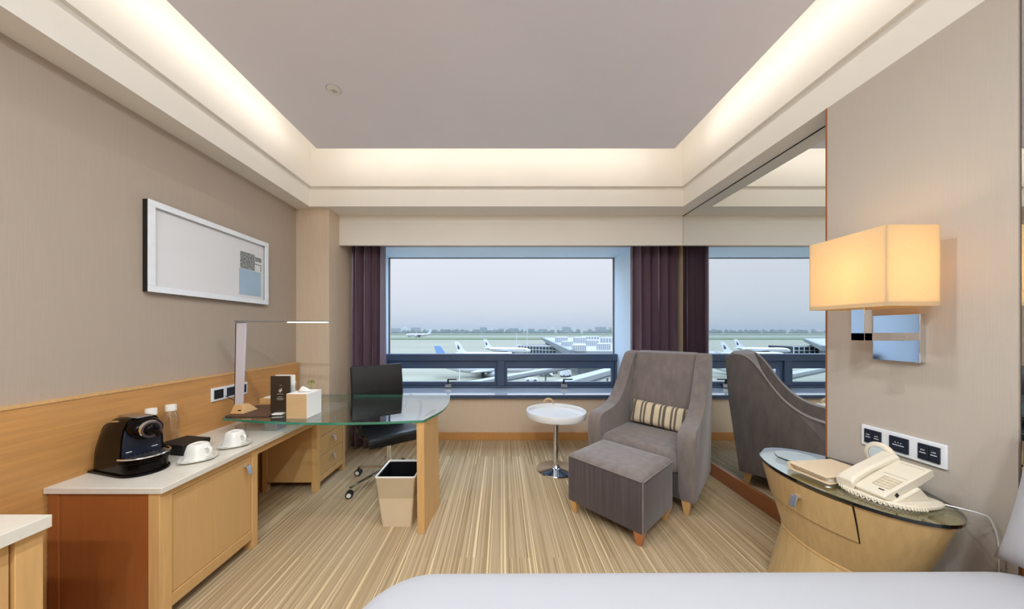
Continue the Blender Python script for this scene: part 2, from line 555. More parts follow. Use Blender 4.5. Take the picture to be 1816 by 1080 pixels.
# soffit ring, two-step cornice, upper slab
def ring(mb, ox0, ox1, oy0, oy1, ix0, ix1, iy0, iy1, z0, z1):
    mb.box(ox0, ix0, oy0, oy1, z0, z1)
    mb.box(ix1, ox1, oy0, oy1, z0, z1)
    mb.box(ix0, ix1, oy0, iy0, z0, z1)
    mb.box(ix0, ix1, iy1, oy1, z0, z1)
    return mb
mb = MB()
ring(mb, XL, XR, YR, YB, IX0, IX1, IY0, IY1, ZS, 2.70)
struct('ceiling_soffit', mb, WHITEP, 'white dropped soffit running round the room edge', 'ceiling', smooth=False)
mb = MB()
ring(mb, XL, XR, YR, YB, IX0 + 0.025, IX1 - 0.025, IY0 + 0.025, IY1 - 0.025, 2.688, 3.25)
struct('ceiling_cove', mb, WHITEP, 'white cove face lit by the hidden warm strip', 'ceiling', smooth=False)
struct('ceiling_slab', MB().box(XL, XR, YR, YB, 3.25, 3.32), WHITEP, 'white slab above the lit cove', 'ceiling', smooth=False)
struct('ceiling', MB().box(PX0, PX1, PY0, PY1, ZC, ZC + 0.05), CEIL, 'flat pale grey centre ceiling panel', 'ceiling', smooth=False)

# curtain pelmet
mb = MB()
mb.box(-1.695, 1.90, 3.245, 3.275, 2.197, ZS)
mb.box(-1.695, 1.90, 3.241, 3.245, 2.197, 2.207)
mb.box(-1.695, 1.90, 3.243, 3.245, 2.425, 2.428)
struct('trim_pelmet', mb, WHITEP, 'white pelmet board hiding the curtain track', 'pelmet', smooth=False)

# light fabric panel with the wall lamp, flush with the soffit edge
struct('wall_right_panel', MB().box(1.762, XR, 1.057, 1.677, 0, ZS), PANELP, 'light textured wall panel behind the lamp and nightstand', 'wall', smooth=False)
struct('trim_panel_edge', MB().box(1.759, 1.80, 1.677, 1.683, 0, ZS), OAKD, 'thin dark edge strip between panel and mirror', 'trim', smooth=False)

# wood wainscot on the left wall behind the desk
mb = MB()
mb.box(XL, -1.972, -1.6, 3.02, 0.0, 0.985)
o = struct('trim_wainscot', mb, OAKX, 'honey oak board along the left wall behind the worktop', 'panelling', smooth=False)
struct('trim_wainscot_cap', MB().box(XL, -1.968, -1.6, 3.025, 0.985, 0.995), OAKL, 'pale oak cap strip on the wall board', 'trim', smooth=False)

# ------------------------------------------------------------------ window
win = bpy.data.objects.new('window_1', None); COL.objects.link(win)
win.location = (0, 4.2, 0.545)
tag(win, 'wide window with navy frame and two low opening sashes', 'window', None, 'structure')
def W(x0, x1, y0, y1, z0, z1):       # to window-local
    return (x0, x1, y0 - 4.2, y1 - 4.2, z0 - 0.545, z1 - 0.545)
fx0, fx1 = WX0 + 0.006, WX1 - 0.006
mb = MB()
mb.box(*W(fx0, fx1, 4.10, 4.25, 0.905, 0.995))          # transom
mb.box(*W(fx0, fx0 + 0.03, 4.12, 4.25, 0.545, 0.91))
mb.box(*W(fx1 - 0.03, fx1, 4.12, 4.25, 0.545, 0.91))
mb.box(*W(fx0, fx1, 4.12, 4.25, 0.545, 0.575))
mb.box(*W(-0.055, 0.045, 4.105, 4.25, 0.575, 0.91))      # mullion
obj('window_frame', mb, FRAMEM, win, bevel=0.006)
mb = MB()
mb.box(*W(fx0, fx0 + 0.012, 4.225, 4.25, 0.995, WZ1))
mb.box(*W(fx1 - 0.012, fx1, 4.225, 4.25, 0.995, WZ1))
mb.box(*W(fx0, fx1, 4.225, 4.25, WZ1 - 0.014, WZ1 - 0.004))
obj('fixed_light_frame', mb, FRAMEM, win, bevel=0.002)
for a, b in ((fx0 + 0.03, -0.055), (0.045, fx1 - 0.03)):
    mb = MB()
    mb.box(*W(a, b, 4.14, 4.19, 0.575, 0.622))
    mb.box(*W(a, b, 4.14, 4.19, 0.80, 0.905))
    mb.box(*W(a, a + 0.035, 4.14, 4.19, 0.622, 0.80))
    mb.box(*W(b - 0.035, b, 4.14, 4.19, 0.622, 0.80))
    s = obj('sash', mb, FRAMEM, win, bevel=0.004)
    obj('sash_pane', MB().box(*W(a + 0.03, b - 0.03, 4.165, 4.169, 0.617, 0.805)), WINGLASS, s, smooth=False)
obj('fixed_pane', MB().box(*W(fx0, fx1, 4.238, 4.242, 0.995, WZ1 - 0.006)), WINGLASS, win, smooth=False)
for px in (795, 1000):
    x = (px - 889) / 550 * 4.11
    mb = MB()
    mb.box(*W(x - 0.042, x + 0.042, 4.09, 4.125, 0.553, 0.60))
    hp = obj('handle_plate', mb, STEEL, win, bevel=0.003)
    mb = MB()
    mb.box(*W(x - 0.05, x + 0.045, 4.085, 4.12, 0.600, 0.612))
    mb.box(*W(x - 0.012, x + 0.008, 4.09, 4.115, 0.61, 0.665))
    mb.box(*W(x - 0.012, x + 0.115, 4.09, 4.112, 0.652, 0.668))
    obj('handle_lever', mb, BLACKM, hp, bevel=0.004)

# ------------------------------------------------------------------ mirrors
mr = thing('wall_mirror', 'tall frameless mirror on the right wall reflecting the armchair and window', 'mirror', (1.93, 2.46, 0.115))
obj('mirror_glass', MB().box(-0.03, -0.024, -0.776, 0.782, 0.0, ZS - 0.115), MIRROR, mr, smooth=False)
obj('top_seam', MB().box(-0.0315, -0.0301, -0.776, 0.782, ZS - 0.122, ZS - 0.1152), BLACKM, mr, smooth=False)
obj('backing_board', MB().box(-0.0238, 0.069, -0.776, 0.782, 0.0, ZS - 0.115), OAKD, mr, smooth=False)
obj('bevelled_edge', MB().add([(-0.031, -0.772, 0), (-0.031, -0.690, 0), (-0.031, -0.690, ZS - 0.116), (-0.031, -0.772, ZS - 0.116), (-0.040, -0.772, 0), (-0.040, -0.772, ZS - 0.116)],
    [(0, 1, 2, 3), (4, 5, 2, 1), (0, 3, 5, 4), (0, 4, 1), (3, 2, 5)]), MIRROR, mr, smooth=False)
m2 = thing('wall_mirror', 'mirror strip at the right edge beyond the lamp panel, behind the bed pillow', 'mirror', (1.80, 0.1, 0.9))
obj('mirror_glass', MB().box(-0.035, -0.030, -1.5, 0.952, -0.3, ZS - 0.9), MIRROR, m2, smooth=False)
obj('backing_board', MB().box(-0.030, 0.199, -1.5, 0.955, -0.9, ZS - 0.9), OAKD, m2, smooth=False)

# ------------------------------------------------------------------ curtains
def curtain(name, x0, x1, yc, z0, z1, folds, amp, label, seed):
    rnd = random.Random(seed)
    nx, nz = folds * 14, 26
    ph = [rnd.uniform(-0.5, 0.5) for _ in range(folds + 2)]
    am = [rnd.uniform(0.7, 1.25) for _ in range(folds + 2)]
    vs, fs = [], []
    for j in range(nz + 1):
        v = j / nz
        z = z0 + (z1 - z0) * v
        for i in range(nx + 1):
            u = i / nx
            k = int(u * folds)
            fr = u * folds - k
            a = am[k] * (1 - fr) + am[k + 1] * fr
            p = ph[k] * (1 - fr) + ph[k + 1] * fr
            wob = 0.25 * math.sin(3.1 * v + k + seed) * (1 - v)
            s = math.sin(2 * PI * (u * folds) + p + wob)
            s = math.copysign(abs(s) ** 0.95, s)
            y = yc + amp * a * s * (0.75 + 0.25 * (1 - v))
            x = x0 + (x1 - x0) * u + 0.012 * math.sin(4 * PI * u * folds + p)
            vs.append((x, y, z))
    for j in range(nz):
        for i in range(nx):
            a = j * (nx + 1) + i
            fs.append((a, a + 1, a + nx + 2, a + nx + 1))
    o = obj(name, MB().add(vs, fs), CURT, None, solid=0.004, angle=80)
    return tag(o, label, 'curtain', 'plum window curtains')
curtain('curtain', -1.665, -1.30, 3.47, 0.012, 2.49, 4, 0.088, 'plum curtain gathered at the left end of the window behind the black desk chair', 3)
curtain('curtain', 1.475, 1.965, 3.50, 0.012, 2.49, 5, 0.088, 'plum curtain gathered at the right end of the window behind the armchair', 8)

# ------------------------------------------------------------------ ceiling details
dt = thing('ceiling_sensor', 'small round white sensor cover on the flat ceiling panel', 'ceiling sensor', (-1.076, 1.992, ZC))
obj('cover_plate', MB().lathe([(0.040, 0.0), (0.042, -0.003), (0.040, -0.007), (0.030, -0.009)], 28), WHITEG, dt)
mb = MB()
mb.box(-0.018, 0.012, -0.010, -0.004, -0.0105, -0.0088)
mb.box(-0.010, 0.020, 0.004, 0.010, -0.0105, -0.0088)
obj('slot', mb, STEEL, dt)
obj('rim', MB().lathe([(0.0405, 0.0), (0.046, 0.0), (0.045, -0.003), (0.0415, -0.003)], 28, cap0=False, cap1=False), STEEL, dt)
for i, (x, y) in enumerate(FILL):  # fixture shells for the added fill lamps
    d = thing('ceiling_fill_light', 'round fill light added out of view in the ceiling %s on the %s side' % (('behind the bed', 'above the bed', 'between the bed and the desk')[i // 2], ('desk', 'mirror')[i % 2]), 'ceiling light', (x, y, ZC))
    obj('trim_ring', MB().lathe([(0.035, -0.004), (0.055, -0.004), (0.055, 0.0), (0.035, 0.0), (0.035, -0.004)], 28, cap0=False, cap1=False), STEEL, d)
    obj('lens', MB().lathe([(0.036, -0.002), (0.036, -0.0035)], 24), mat('fill_light_lens', (255, 250, 240), 0.4, emit=(1.0, 0.96, 0.9), emit_s=6.0), d)

# ------------------------------------------------------------------ framed picture
pf = thing('framed_picture', 'long white framed print hanging on the left taupe wall', 'picture', (XL, 2.195, 1.522))
Hh, L2, bw = 0.524, 0.45, 0.036
def picture_ring(x0, x1, b, ins):
    mb = MB()
    mb.box(x0, x1, -L2 + ins, L2 - ins, ins, b)
    mb.box(x0, x1, -L2 + ins, L2 - ins, Hh - b, Hh - ins)
    mb.box(x0, x1, -L2 + ins, -L2 + b, b, Hh - b)
    mb.box(x0, x1, L2 - b, L2 - ins, b, Hh - b)
    return mb
obj('frame', picture_ring(0.028, 0.037, bw, 0.0), SILVER, pf, bevel=0.002)
obj('frame_side', picture_ring(0.0, 0.028, 0.02, 0.001), BLACKM, pf, smooth=False)
obj('print', MB().box(0.012, 0.016, -L2 + 0.02, L2 - 0.02, 0.02, Hh - 0.02), mat('print_paper', (238, 235, 236), 0.7, var=0.02), pf, smooth=False)
PRG = mat('grey_print_area', (70, 74, 78), 0.7, rgb2=(190, 190, 188), scale=(60, 90, 60))
mb = MB().box(0.0161, 0.0168, 0.185, 0.325, 0.265, 0.395)
pc = obj('grey_block', mb, PRG, pf, smooth=False); pc['label'] = 'grey collage block on the print'
mb = MB()
mb.box(0.0161, 0.0168, 0.328, 0.395, 0.345, 0.38)
mb.box(0.0161, 0.0168, 0.325, 0.392, 0.318, 0.326)
mb.box(0.0161, 0.0168, 0.384, 0.392, 0.27, 0.32)
obj('grey_sketch', mb, PRG, pf, smooth=False)
pc = obj('blue_block', MB().box(0.0161, 0.0168, 0.175, 0.392, 0.06, 0.262), mat('blue_print_area', (176, 198, 220), 0.7, var=0.05), pf, smooth=False)
pc['label'] = 'pale blue block on the print'
obj('picture_glass', MB().box(0.022, 0.024, -L2 + 0.02, L2 - 0.02, 0.02, Hh - 0.02), WINGLASS, pf, smooth=False)

# ------------------------------------------------------------------ socket and switch plates
def plate(name, label, cat, loc, rz, n, pitch, h, dark, pairs, marks=True):
    """wall plate lying in the local xz plane, facing local -y"""
    t = thing(name, label, cat, loc, rz)
    wd = pitch * n
    obj('plate', MB().box(-wd / 2, wd / 2, -0.010, 0, -h / 2, h / 2), SILVER, t, bevel=0.002)
    for k in range(n):
        cx = -wd / 2 + pitch * (k + 0.5)
        hw = pitch * 0.34
        split = pairs[k]
        spans = [(cx - hw, cx - 0.0008), (cx + 0.0008, cx + hw)] if split else [(cx - hw, cx + hw)]
        for a, b in spans:
            m = MB().box(a, b, -0.016, -0.009, -h * 0.34, h * 0.34)
            bt = obj('button' if dark else 'socket', m, NAVYP if dark else BLACKM, t, bevel=0.0015)
            if marks:
                mk = MB()
                c = (a + b) / 2
                wq = (b - a) * 0.30
                mk.box(c - wq, c + wq, -0.0166, -0.0159, -h * 0.05, -h * 0.02)
                for q in (-1, 0, 1):
                    mk.box(c + q * wq * 0.5 - 0.0012, c + q * wq * 0.5 + 0.0012, -0.0166, -0.0159, h * 0.06, h * 0.105)
                obj('marking', mk, SILVER, bt, smooth=False)
    return t
# local -y must face -x (room) on the right panel: rotate by -90 deg
plate('switch_plate', 'long silver switch plate with dark buttons above the nightstand phone', 'switch', (1.762, 1.365, 0.80), R(-90), 3, 0.096, 0.096, True, (True, False, True))
sp = plate('socket_plate', 'silver three-gang socket plate on the oak board behind the desk lamp', 'socket', (-1.972, 2.25, 0.863), R(90), 3, 0.098, 0.09, False, (False, False, False), marks=False)
for ch in sp.children:
    if ch.name.startswith('socket') and ch is not sp.children[1]:
        ch.data.materials[0] = NAVYP
plate('socket_plate', 'small silver socket plate by the column end of the oak board', 'socket', (-1.972, 2.925, 0.775), R(90), 1, 0.09, 0.09, False, (False,), marks=False)

# ------------------------------------------------------------------ wall lamp
wl = thing('wall_lamp', 'chrome wall lamp with a glowing cream box shade on the right panel', 'lamp', (1.762, 1.35, 1.20))
def shade_mat():
    m = bpy.data.materials.new('lamp_shade_fabric')
    m.use_nodes = True
    t = m.node_tree
    t.nodes.clear()
    o = t.nodes.new('ShaderNodeOutputMaterial')
    df = t.nodes.new('ShaderNodeBsdfDiffuse')
    tl = t.nodes.new('ShaderNodeBsdfTranslucent')
    mi = t.nodes.new('ShaderNodeMixShader')
    n = t.nodes.new('ShaderNodeTexNoise')
    n.inputs['Scale'].default_value = 120
    tcn = t.nodes.new('ShaderNodeTexCoord')
    t.links.new(tcn.outputs['Object'], n.inputs['Vector'])
    cr = t.nodes.new('ShaderNodeMixRGB')
    cr.inputs[1].default_value = (*lin((238, 220, 184)), 1)
    cr.inputs[2].default_value = (*lin((244, 228, 194)), 1)
    t.links.new(n.outputs['Fac'], cr.inputs[0])
    t.links.new(cr.outputs[0], df.inputs[0])
    t.links.new(cr.outputs[0], tl.inputs[0])
    mi.inputs[0].default_value = 0.55
    t.links.new(df.outputs[0], mi.inputs[1])
    t.links.new(tl.outputs[0], mi.inputs[2])
    t.links.new(mi.outputs[0], o.inputs[0])
    return m
SHADE = shade_mat()
sx0, sx1, sy0, sy1, sz0, sz1 = -0.272, -0.062, -0.15, 0.15, 0.198, 0.512
mb = MB()
th = 0.003
mb.box(sx0, sx0 + th, sy0, sy1, sz0, sz1)
mb.box(sx1 - th, sx1, sy0, sy1, sz0, sz1)
mb.box(sx0 + th, sx1 - th, sy0, sy0 + th, sz0, sz1)
mb.box(sx0 + th, sx1 - th, sy1 - th, sy1, sz0, sz1)
sh = obj('lamp_shade', mb, SHADE, wl, smooth=False)
obj('shade_diffuser', MB().box(sx0 + th, sx1 - th, sy0 + th, sy1 - th, sz0 + 0.012, sz0 + 0.015), SHADE, sh, smooth=False)
obj('back_plate', MB().box(-0.024, 0.0, -0.063, 0.102, -0.033, 0.172), CHROME, wl, bevel=0.002)
mb = MB()
mb.box(-0.195, -0.024, -0.012, 0.040, 0.058, 0.092)
mb.box(-0.195, -0.160, -0.012, 0.040, 0.058, 0.22)
obj('arm', mb, CHROME, wl, bevel=0.0015)
obj('bulb', MB().ball((-0.167, 0.0, 0.345), 0.03, 0.03, 0.04), mat('lamp_bulb', (255, 240, 220), 0.4, emit=(1.0, 0.72, 0.42), emit_s=6.0), wl)
d = bpy.data.lights.new('wall_lamp_bulb', 'POINT')
d.energy = 3.3
d.color = (1.0, 0.79, 0.52)
d.shadow_soft_size = 0.045
lo = bpy.data.objects.new('wall_lamp_bulb', d); COL.objects.link(lo)
lo.location = (1.762 - 0.167, 1.35, 1.20 + 0.345)

# ------------------------------------------------------------------ bed
bd = thing('bed', 'bed made up with smooth white linen across the bottom of the view', 'bed', (0.66, 0.08, 0))
mb = MB()
mb.prism(rrect(-1.02, 1.09, -0.90, 0.86, 0.10), 0.10, 0.28)
obj('base', mb, CREAMP, bd, bevel=0.01)
prof = smooth_pts([(0.02, 0.24), (0.0, 0.30), (-0.005, 0.42), (0.012, 0.50), (0.045, 0.540), (0.10, 0.556), (0.18, 0.562)], 4)
rs = []
for ins, z in prof:
    rs.append([(x, y, z + 0.004 * math.sin(5 * x + 3 * y)) for x, y in rrect(-1.085 + ins, 1.10 - ins, -0.94 + ins, 0.94 - ins, max(0.02, 0.20 - ins * 0.4), 8)])
o = obj('duvet', MB().rings(rs), LINEN, bd, angle=80)
for a, b in ((-0.95, -0.8), (-0.95, 0.78), (1.0, -0.8), (1.0, 0.78)):
    obj('leg', MB().taper(a, b, 0.0, 0.10, 0.05, 0.05, 0.06, 0.06), OAKD, bd)
pw = pillow_mb(0.62, 0.46, 0.17, 22)
o = obj('pillow', pw, LINEN, None, angle=80)
weld(o)
o.location = (1.635, 0.685, 0.80)
o.rotation_euler = (R(-14), 0, R(-90))
tag(o, 'white pillow leaning upright at the right edge of the bed', 'pillow')

# ================================================================== DESK SIDE
XF = -1.482                      # front plane of the credenza units
TOP = 0.624
# worktop
mb = MB()
mb.box(-1.97, -1.460, 1.333, 2.945, TOP - 0.026, TOP)
o = obj('worktop', mb, STONE, None, bevel=0.002)
tag(o, 'long white stone worktop running along the left wall', 'worktop')

HANDLEM = mat('satin_chrome_handle', (214, 218, 228), 0.16, 0.85, var=0.02)
def tab_handle(parent, loc, rz=0):
    """folded chrome tab, projecting along local +x"""
    mb = MB()
    mb.push(loc, rz)
    mb.box(0.0, 0.022, -0.013, 0.013, 0.012, 0.020)
    mb.add([(0.016, -0.013, 0.020), (0.016, 0.013, 0.020), (0.030, 0.013, -0.030), (0.030, -0.013, -0.030),
            (0.022, -0.013, 0.020), (0.022, 0.013, 0.020), (0.036, 0.013, -0.028), (0.036, -0.013, -0.028)],
           [(0, 1, 2, 3), (4, 7, 6, 5), (0, 3, 7, 4), (1, 5, 6, 2), (0, 4, 5, 1), (3, 2, 6, 7)])
    return obj('handle', mb, HANDLEM, parent, bevel=0.001)

# near cabinet
Y0, Y1 = 1.345, 1.888
c = thing('cabinet', 'oak cabinet with one flat door under the near end of the worktop', 'cabinet', (-1.72, (Y0 + Y1) / 2, 0))
def L(x0, x1, y0, y1, z0, z1, t=c):
    return (x0 - t.location.x, x1 - t.location.x, y0 - t.location.y, y1 - t.location.y, z0, z1)
mb = MB()
mb.box(*L(-1.965, XF - 0.02, Y0 + 0.004, Y0 + 0.024, 0.03, TOP - 0.026))
p = obj('end_panel', mb, OAKD, c, smooth=False); p['label'] = 'darker brown end panel'
mb = MB()
mb.box(*L(-1.965, XF - 0.02, Y1 - 0.04, Y1 - 0.015, 0.03, TOP - 0.026))
mb.box(*L(-1.965, XF - 0.03, Y0 + 0.02, Y1 - 0.03, 0.10, 0.125))
mb.box(*L(-1.965, -1.95, Y0 + 0.02, Y1 - 0.03, 0.10, TOP - 0.026))
obj('carcass', mb, OAKD, c, smooth=False)
mb = MB()
mb.box(*L(XF - 0.05, XF, Y0, Y0 + 0.052, 0.0, TOP - 0.026))
obj('leg', mb, OAKL, c, bevel=0.002)
mb = MB()
mb.box(*L(XF - 0.05, XF, Y1 - 0.042, Y1, 0.0, TOP - 0.026))
obj('leg', mb, OAKL, c, bevel=0.002)
for a, b in ((-1.965, -1.92),):
    for q in ((Y0 - 0.001, Y0 + 0.045), (Y1 - 0.045, Y1 - 0.002)):
        obj('leg', MB().box(*L(a, b, q[0], q[1], 0.0, TOP - 0.026)), OAKD, c, bevel=0.002)
for z0_, z1_ in ((0.06, 0.115), (TOP - 0.062, TOP - 0.026)):
    obj('rail', MB().box(*L(XF - 0.024, XF - 0.002, Y0 + 0.052, Y1 - 0.042, z0_, z1_)), OAK, c, bevel=0.0015)
dr = obj('door', MB().box(*L(XF - 0.026, XF - 0.008, Y0 + 0.055, Y1 - 0.045, 0.118, TOP - 0.066)), OAK, c, bevel=0.0015)
tab_handle(dr, (XF - 0.008 + 1.72, Y1 - 0.085 - c.location.y, TOP - 0.125))

# drawer cabinet
D0, D1 = 2.50, 2.945
c2 = thing('drawer_cabinet', 'oak three-drawer cabinet under the far end of the worktop', 'drawer cabinet', (-1.72, (D0 + D1) / 2, 0))
mb = MB()
mb.box(*L(-1.90, XF - 0.02, D0 + 0.008, D0 + 0.028, 0.075, TOP - 0.026, c2))
p = obj('side_panel', mb, OAK, c2, smooth=False)
mb = MB()
mb.box(*L(-1.90, XF - 0.02, D1 - 0.028, D1 - 0.008, 0.06, TOP - 0.026, c2))
mb.box(*L(-1.90, XF - 0.03, D0 + 0.028, D1 - 0.028, 0.08, 0.10, c2))
mb.box(*L(-1.91, -1.89, D0 + 0.008, D1 - 0.008, 0.06, TOP - 0.026, c2))
obj('carcass', mb, OAKD, c2, smooth=False)
for a, b in ((XF - 0.05, XF), (-1.93, -1.89)):
    for q in ((D0, D0 + 0.04), (D1 - 0.04, D1)):
        obj('leg', MB().box(*L(a, b, q[0], q[1], 0.0, TOP - 0.026, c2)), OAKL if a > -1.6 else OAK, c2, bevel=0.002)
obj('rail', MB().box(*L(XF - 0.024, XF - 0.002, D0 + 0.04, D1 - 0.04, 0.06, 0.105, c2)), OAKL, c2, bevel=0.0015)
zz = [0.108, 0.268, 0.428, TOP - 0.030]
for k in range(3):
    dw = obj('drawer', MB().box(*L(XF - 0.03, XF - 0.004, D0 + 0.043, D1 - 0.043, zz[k] + 0.002, zz[k + 1] - 0.002, c2)), OAK, c2, bevel=0.0015)
    tab_handle(dw, (XF - 0.004 + 1.72, 0.0, (zz[k] + zz[k + 1]) / 2 + 0.022))

# apron under the worktop across the knee space
o = obj('desk_apron', MB().box(-1.52, XF - 0.004, 1.8885, 2.4995, TOP - 0.075, TOP - 0.026), OAKL, None, bevel=0.0015)
tag(o, 'oak apron rail under the worktop across the knee space', 'apron')

# glass desk top with its plank leg and steel spacers
gd = thing('glass_desk', 'boat-shaped glass desk top reaching out from the worktop to a wooden plank leg', 'desk', (-0.515, 2.17, 0))
gx, gy = -0.515, 2.17
front = smooth_pts([(-1.83, 2.035), (-1.50, 1.965), (-1.15, 1.932), (-0.80, 1.945), (-0.497, 1.985)], 6)
right = smooth_pts([(-0.497, 1.985), (-0.425, 2.24), (-0.418, 2.48), (-0.455, 2.765)], 6)
rear = [(-1.10, 2.785), (-1.83, 2.785)]
poly = [(x - gx, y - gy) for x, y in front[:-1] + right + rear]
mb = MB()
n = len(poly)
GZ0, GZ1 = 0.714, 0.729
vs = [(x, y, GZ0) for x, y in poly] + [(x, y, GZ1) for x, y in poly]
mb.add(vs, [tuple(range(n - 1, -1, -1)), tuple(range(n, 2 * n))], 0)
mb.add(vs, [(i, (i + 1) % n, n + (i + 1) % n, n + i) for i in range(n)], 1)
gt = obj('tabletop', mb, [DESKGLASS, GLASSEDGE], gd, smooth=False)
mb = MB()
b = [(-0.538 - gx, 1.986 - gy, 0), (-0.490 - gx, 1.986 - gy, 0), (-0.462 - gx, 2.345 - gy, 0), (-0.512 - gx, 2.345 - gy, 0)]
t_ = [(-0.545 - gx, 1.990 - gy, GZ0), (-0.497 - gx, 1.990 - gy, GZ0), (-0.472 - gx, 2.31 - gy, GZ0), (-0.522 - gx, 2.31 - gy, GZ0)]
mb.hexa(b, t_)
obj('leg', mb, OAKL, gd, bevel=0.002)
for y in (2.14, 2.60):
    obj('spacer', MB().box(-1.60 - gx, -1.515 - gx, y - 0.045 - gy, y + 0.045 - gy, TOP, GZ0), STEEL, gd, bevel=0.002)

# foreground cabinet in the left corner
fc = thing('minibar_cabinet', 'oak cabinet with white top cut off in the bottom left corner', 'cabinet', (-1.72, 0.6, 0))
obj('top', MB().box(*L(-1.97, -1.460, 0.05, 1.009, 0.664, 0.704, fc)), STONE, fc, bevel=0.002)
mb = MB()
mb.box(*L(-1.965, XF - 0.02, 0.98, 1.00, 0.03, 0.664, fc))
mb.box(*L(-1.965, XF - 0.02, 0.07, 0.09, 0.03, 0.664, fc))
mb.box(*L(-1.965, XF - 0.03, 0.09, 0.98, 0.08, 0.10, fc))
obj('carcass', mb, OAKD, fc, smooth=False)
obj('leg', MB().box(*L(XF - 0.05, XF, 0.945, 1.004, 0.0, 0.664, fc)), OAKL, fc, bevel=0.002)
obj('leg', MB().box(*L(XF - 0.05, XF, 0.06, 0.115, 0.0, 0.664, fc)), OAKL, fc, bevel=0.002)
obj('door', MB().box(*L(XF - 0.026, XF - 0.010, 0.118, 0.940, 0.11, 0.655, fc)), OAK, fc, bevel=0.0015)

# ------------------------------------------------------------------ coffee machine
cm = thing('coffee_machine', 'glossy black capsule coffee machine with chrome ring on the worktop near end', 'coffee machine', (-1.952, 1.475, TOP), R(-14))
# local x: rear to front, y: near side (0) to far side (.165)
HWD = 0.083
def arch(x, h, hw, zb=0.012, n=22, k=4.5):
    pts = []
    for i in range(n + 1):
        a = PI * i / n
        cs, sn = math.cos(a), math.sin(a)
        y = math.copysign(abs(cs) ** (2 / k), cs) * hw
        z = zb + (h - zb) * abs(sn) ** (2 / 3.0)
        pts.append((x, HWD + y, z))
    return pts
mb = MB()
st = [(-0.004, 0.10, 0.074), (0.004, 0.175, 0.076), (0.020, 0.215, 0.077), (0.045, 0.243, 0.078), (0.08, 0.258, 0.079), (0.14, 0.264, 0.079), (0.192, 0.262, 0.079)]
mb.rings([arch(*s) for s in st], closed=True)
obj('body', mb, BLACKP, cm, angle=40)
mb = MB()
mb.rings([arch(0.192, 0.256, 0.072), arch(0.197, 0.250, 0.068)], closed=True)
obj('front_panel', mb, NAVYP, cm, angle=40)
# chrome trim running over the back edge
tr = MB()
tr.tube([(x_ - 0.001, HWD - 0.055, 0.012 + (h_ - 0.012) * 0.925 + 0.002) for x_, h_ in smooth_pts([(-0.006, 0.10), (0.003, 0.175), (0.019, 0.215), (0.044, 0.243), (0.08, 0.258), (0.14, 0.264)], 5)], 0.0042, 8)
obj('chrome_trim', tr, CHROME, cm)
for ya_, yb_ in ((-0.060, -0.040), (0.030, 0.052)):
    obj('accent_line', MB().box(0.1965, 0.199, HWD + ya_, HWD + yb_, 0.104, 0.107), WHITEP, cm, smooth=False)
# water tank at the rear
mb = MB()
mb.rings([arch(-0.035, 0.125, 0.055, 0.014), arch(-0.028, 0.150, 0.062, 0.014), arch(-0.003, 0.165, 0.066, 0.014)], closed=True)
obj('water_tank', mb, PETM, cm, angle=40)
# snout with chrome ring and black knob
mb = MB()
rs = []
for k, (dx, s, dz) in enumerate(((0.19, 1.0, 0), (0.215, 1.0, -0.004), (0.238, 0.9, -0.010), (0.246, 0.75, -0.014))):
    rs.append([(dx, HWD + 0.060 * s * math.cos(a), 0.212 + dz + (0.050 * s) * math.sin(a)) for a in [2 * PI * i / 28 for i in range(28)]])
mb.rings(rs)
obj('brew_head', mb, BLACKP, cm, angle=50)
def disc_x(mb, x0, x1, cy, cz, r0, r1, n=28, rin=None):
    """ring or disc along local x"""
    ro = lambda x, r: [(x, cy + r * math.cos(2 * PI * i / n), cz + r * math.sin(2 * PI * i / n)) for i in range(n)]
    if rin:
        mb.rings([ro(x0, rin), ro(x0, r0), ro(x1, r1), ro(x1, rin), ro(x0, rin)], cap0=False, cap1=False)
    else:
        mb.rings([ro(x0, r0), ro(x1, r1)])
    return mb
mb = disc_x(MB(), 0.243, 0.258, HWD, 0.203, 0.043, 0.039, rin=0.030)
obj('chrome_ring', mb, CHROME, cm)
mb = MB()
mb.ball((0.252, HWD, 0.203), 0.024, 0.030, 0.030)
mb.tube([(0.262, HWD + 0.005, 0.196), (0.284, HWD + 0.010, 0.184), (0.290, HWD + 0.012, 0.176)], 0.012, 10)
obj('knob', mb, BLACKP, cm)
mb = MB()
mb.box(0.20, 0.232, HWD - 0.02, HWD + 0.02, 0.155, 0.18)
obj('spout', mb, BLACKM, cm, bevel=0.003)
# lever on top
mb = MB()
mb.box(0.075, 0.215, HWD - 0.030, HWD + 0.030, 0.2575, 0.2655)
obj('lever', mb, STEEL, cm, bevel=0.004)
# drip tray: half-round in plan
def half(r, x0=0.17, rear=0.0):
    pts = [(x0, HWD - r - rear), ]
    pts += [(x0 + 0.03 + r * 1.08 * math.cos(a), HWD + r * math.sin(a)) for a in [R(-90 + 180 * i / 24) for i in range(25)]]
    pts += [(x0, HWD + r + rear)]
    return pts
obj('tray_base', MB().prism(half(0.080), 0.010, 0.055), BLACKP, cm, bevel=0.003)
obj('drip_tray', MB().prism(half(0.090), 0.058, 0.082), BLACKP, cm, bevel=0.003)
ed = MB()
ed.tube([(x, y, 0.084) for x, y in half(0.088)[1:-1]], 0.004, 8)
obj('tray_rim', ed, CHROME, cm)
gr = MB()
for i in range(9):
    y = HWD - 0.064 + 0.016 * i
    xx = 0.20 + 0.085 * math.sqrt(max(0.02, 1 - ((y - HWD) / 0.086) ** 2))
    gr.box(0.199, xx, y - 0.003, y + 0.003, 0.080, 0.086)
gr.box(0.215, 0.221, HWD - 0.07, HWD + 0.07, 0.081, 0.085)
gr.box(0.245, 0.251, HWD - 0.062, HWD + 0.062, 0.081, 0.085)
obj('grate', gr, STEEL, cm, smooth=False)
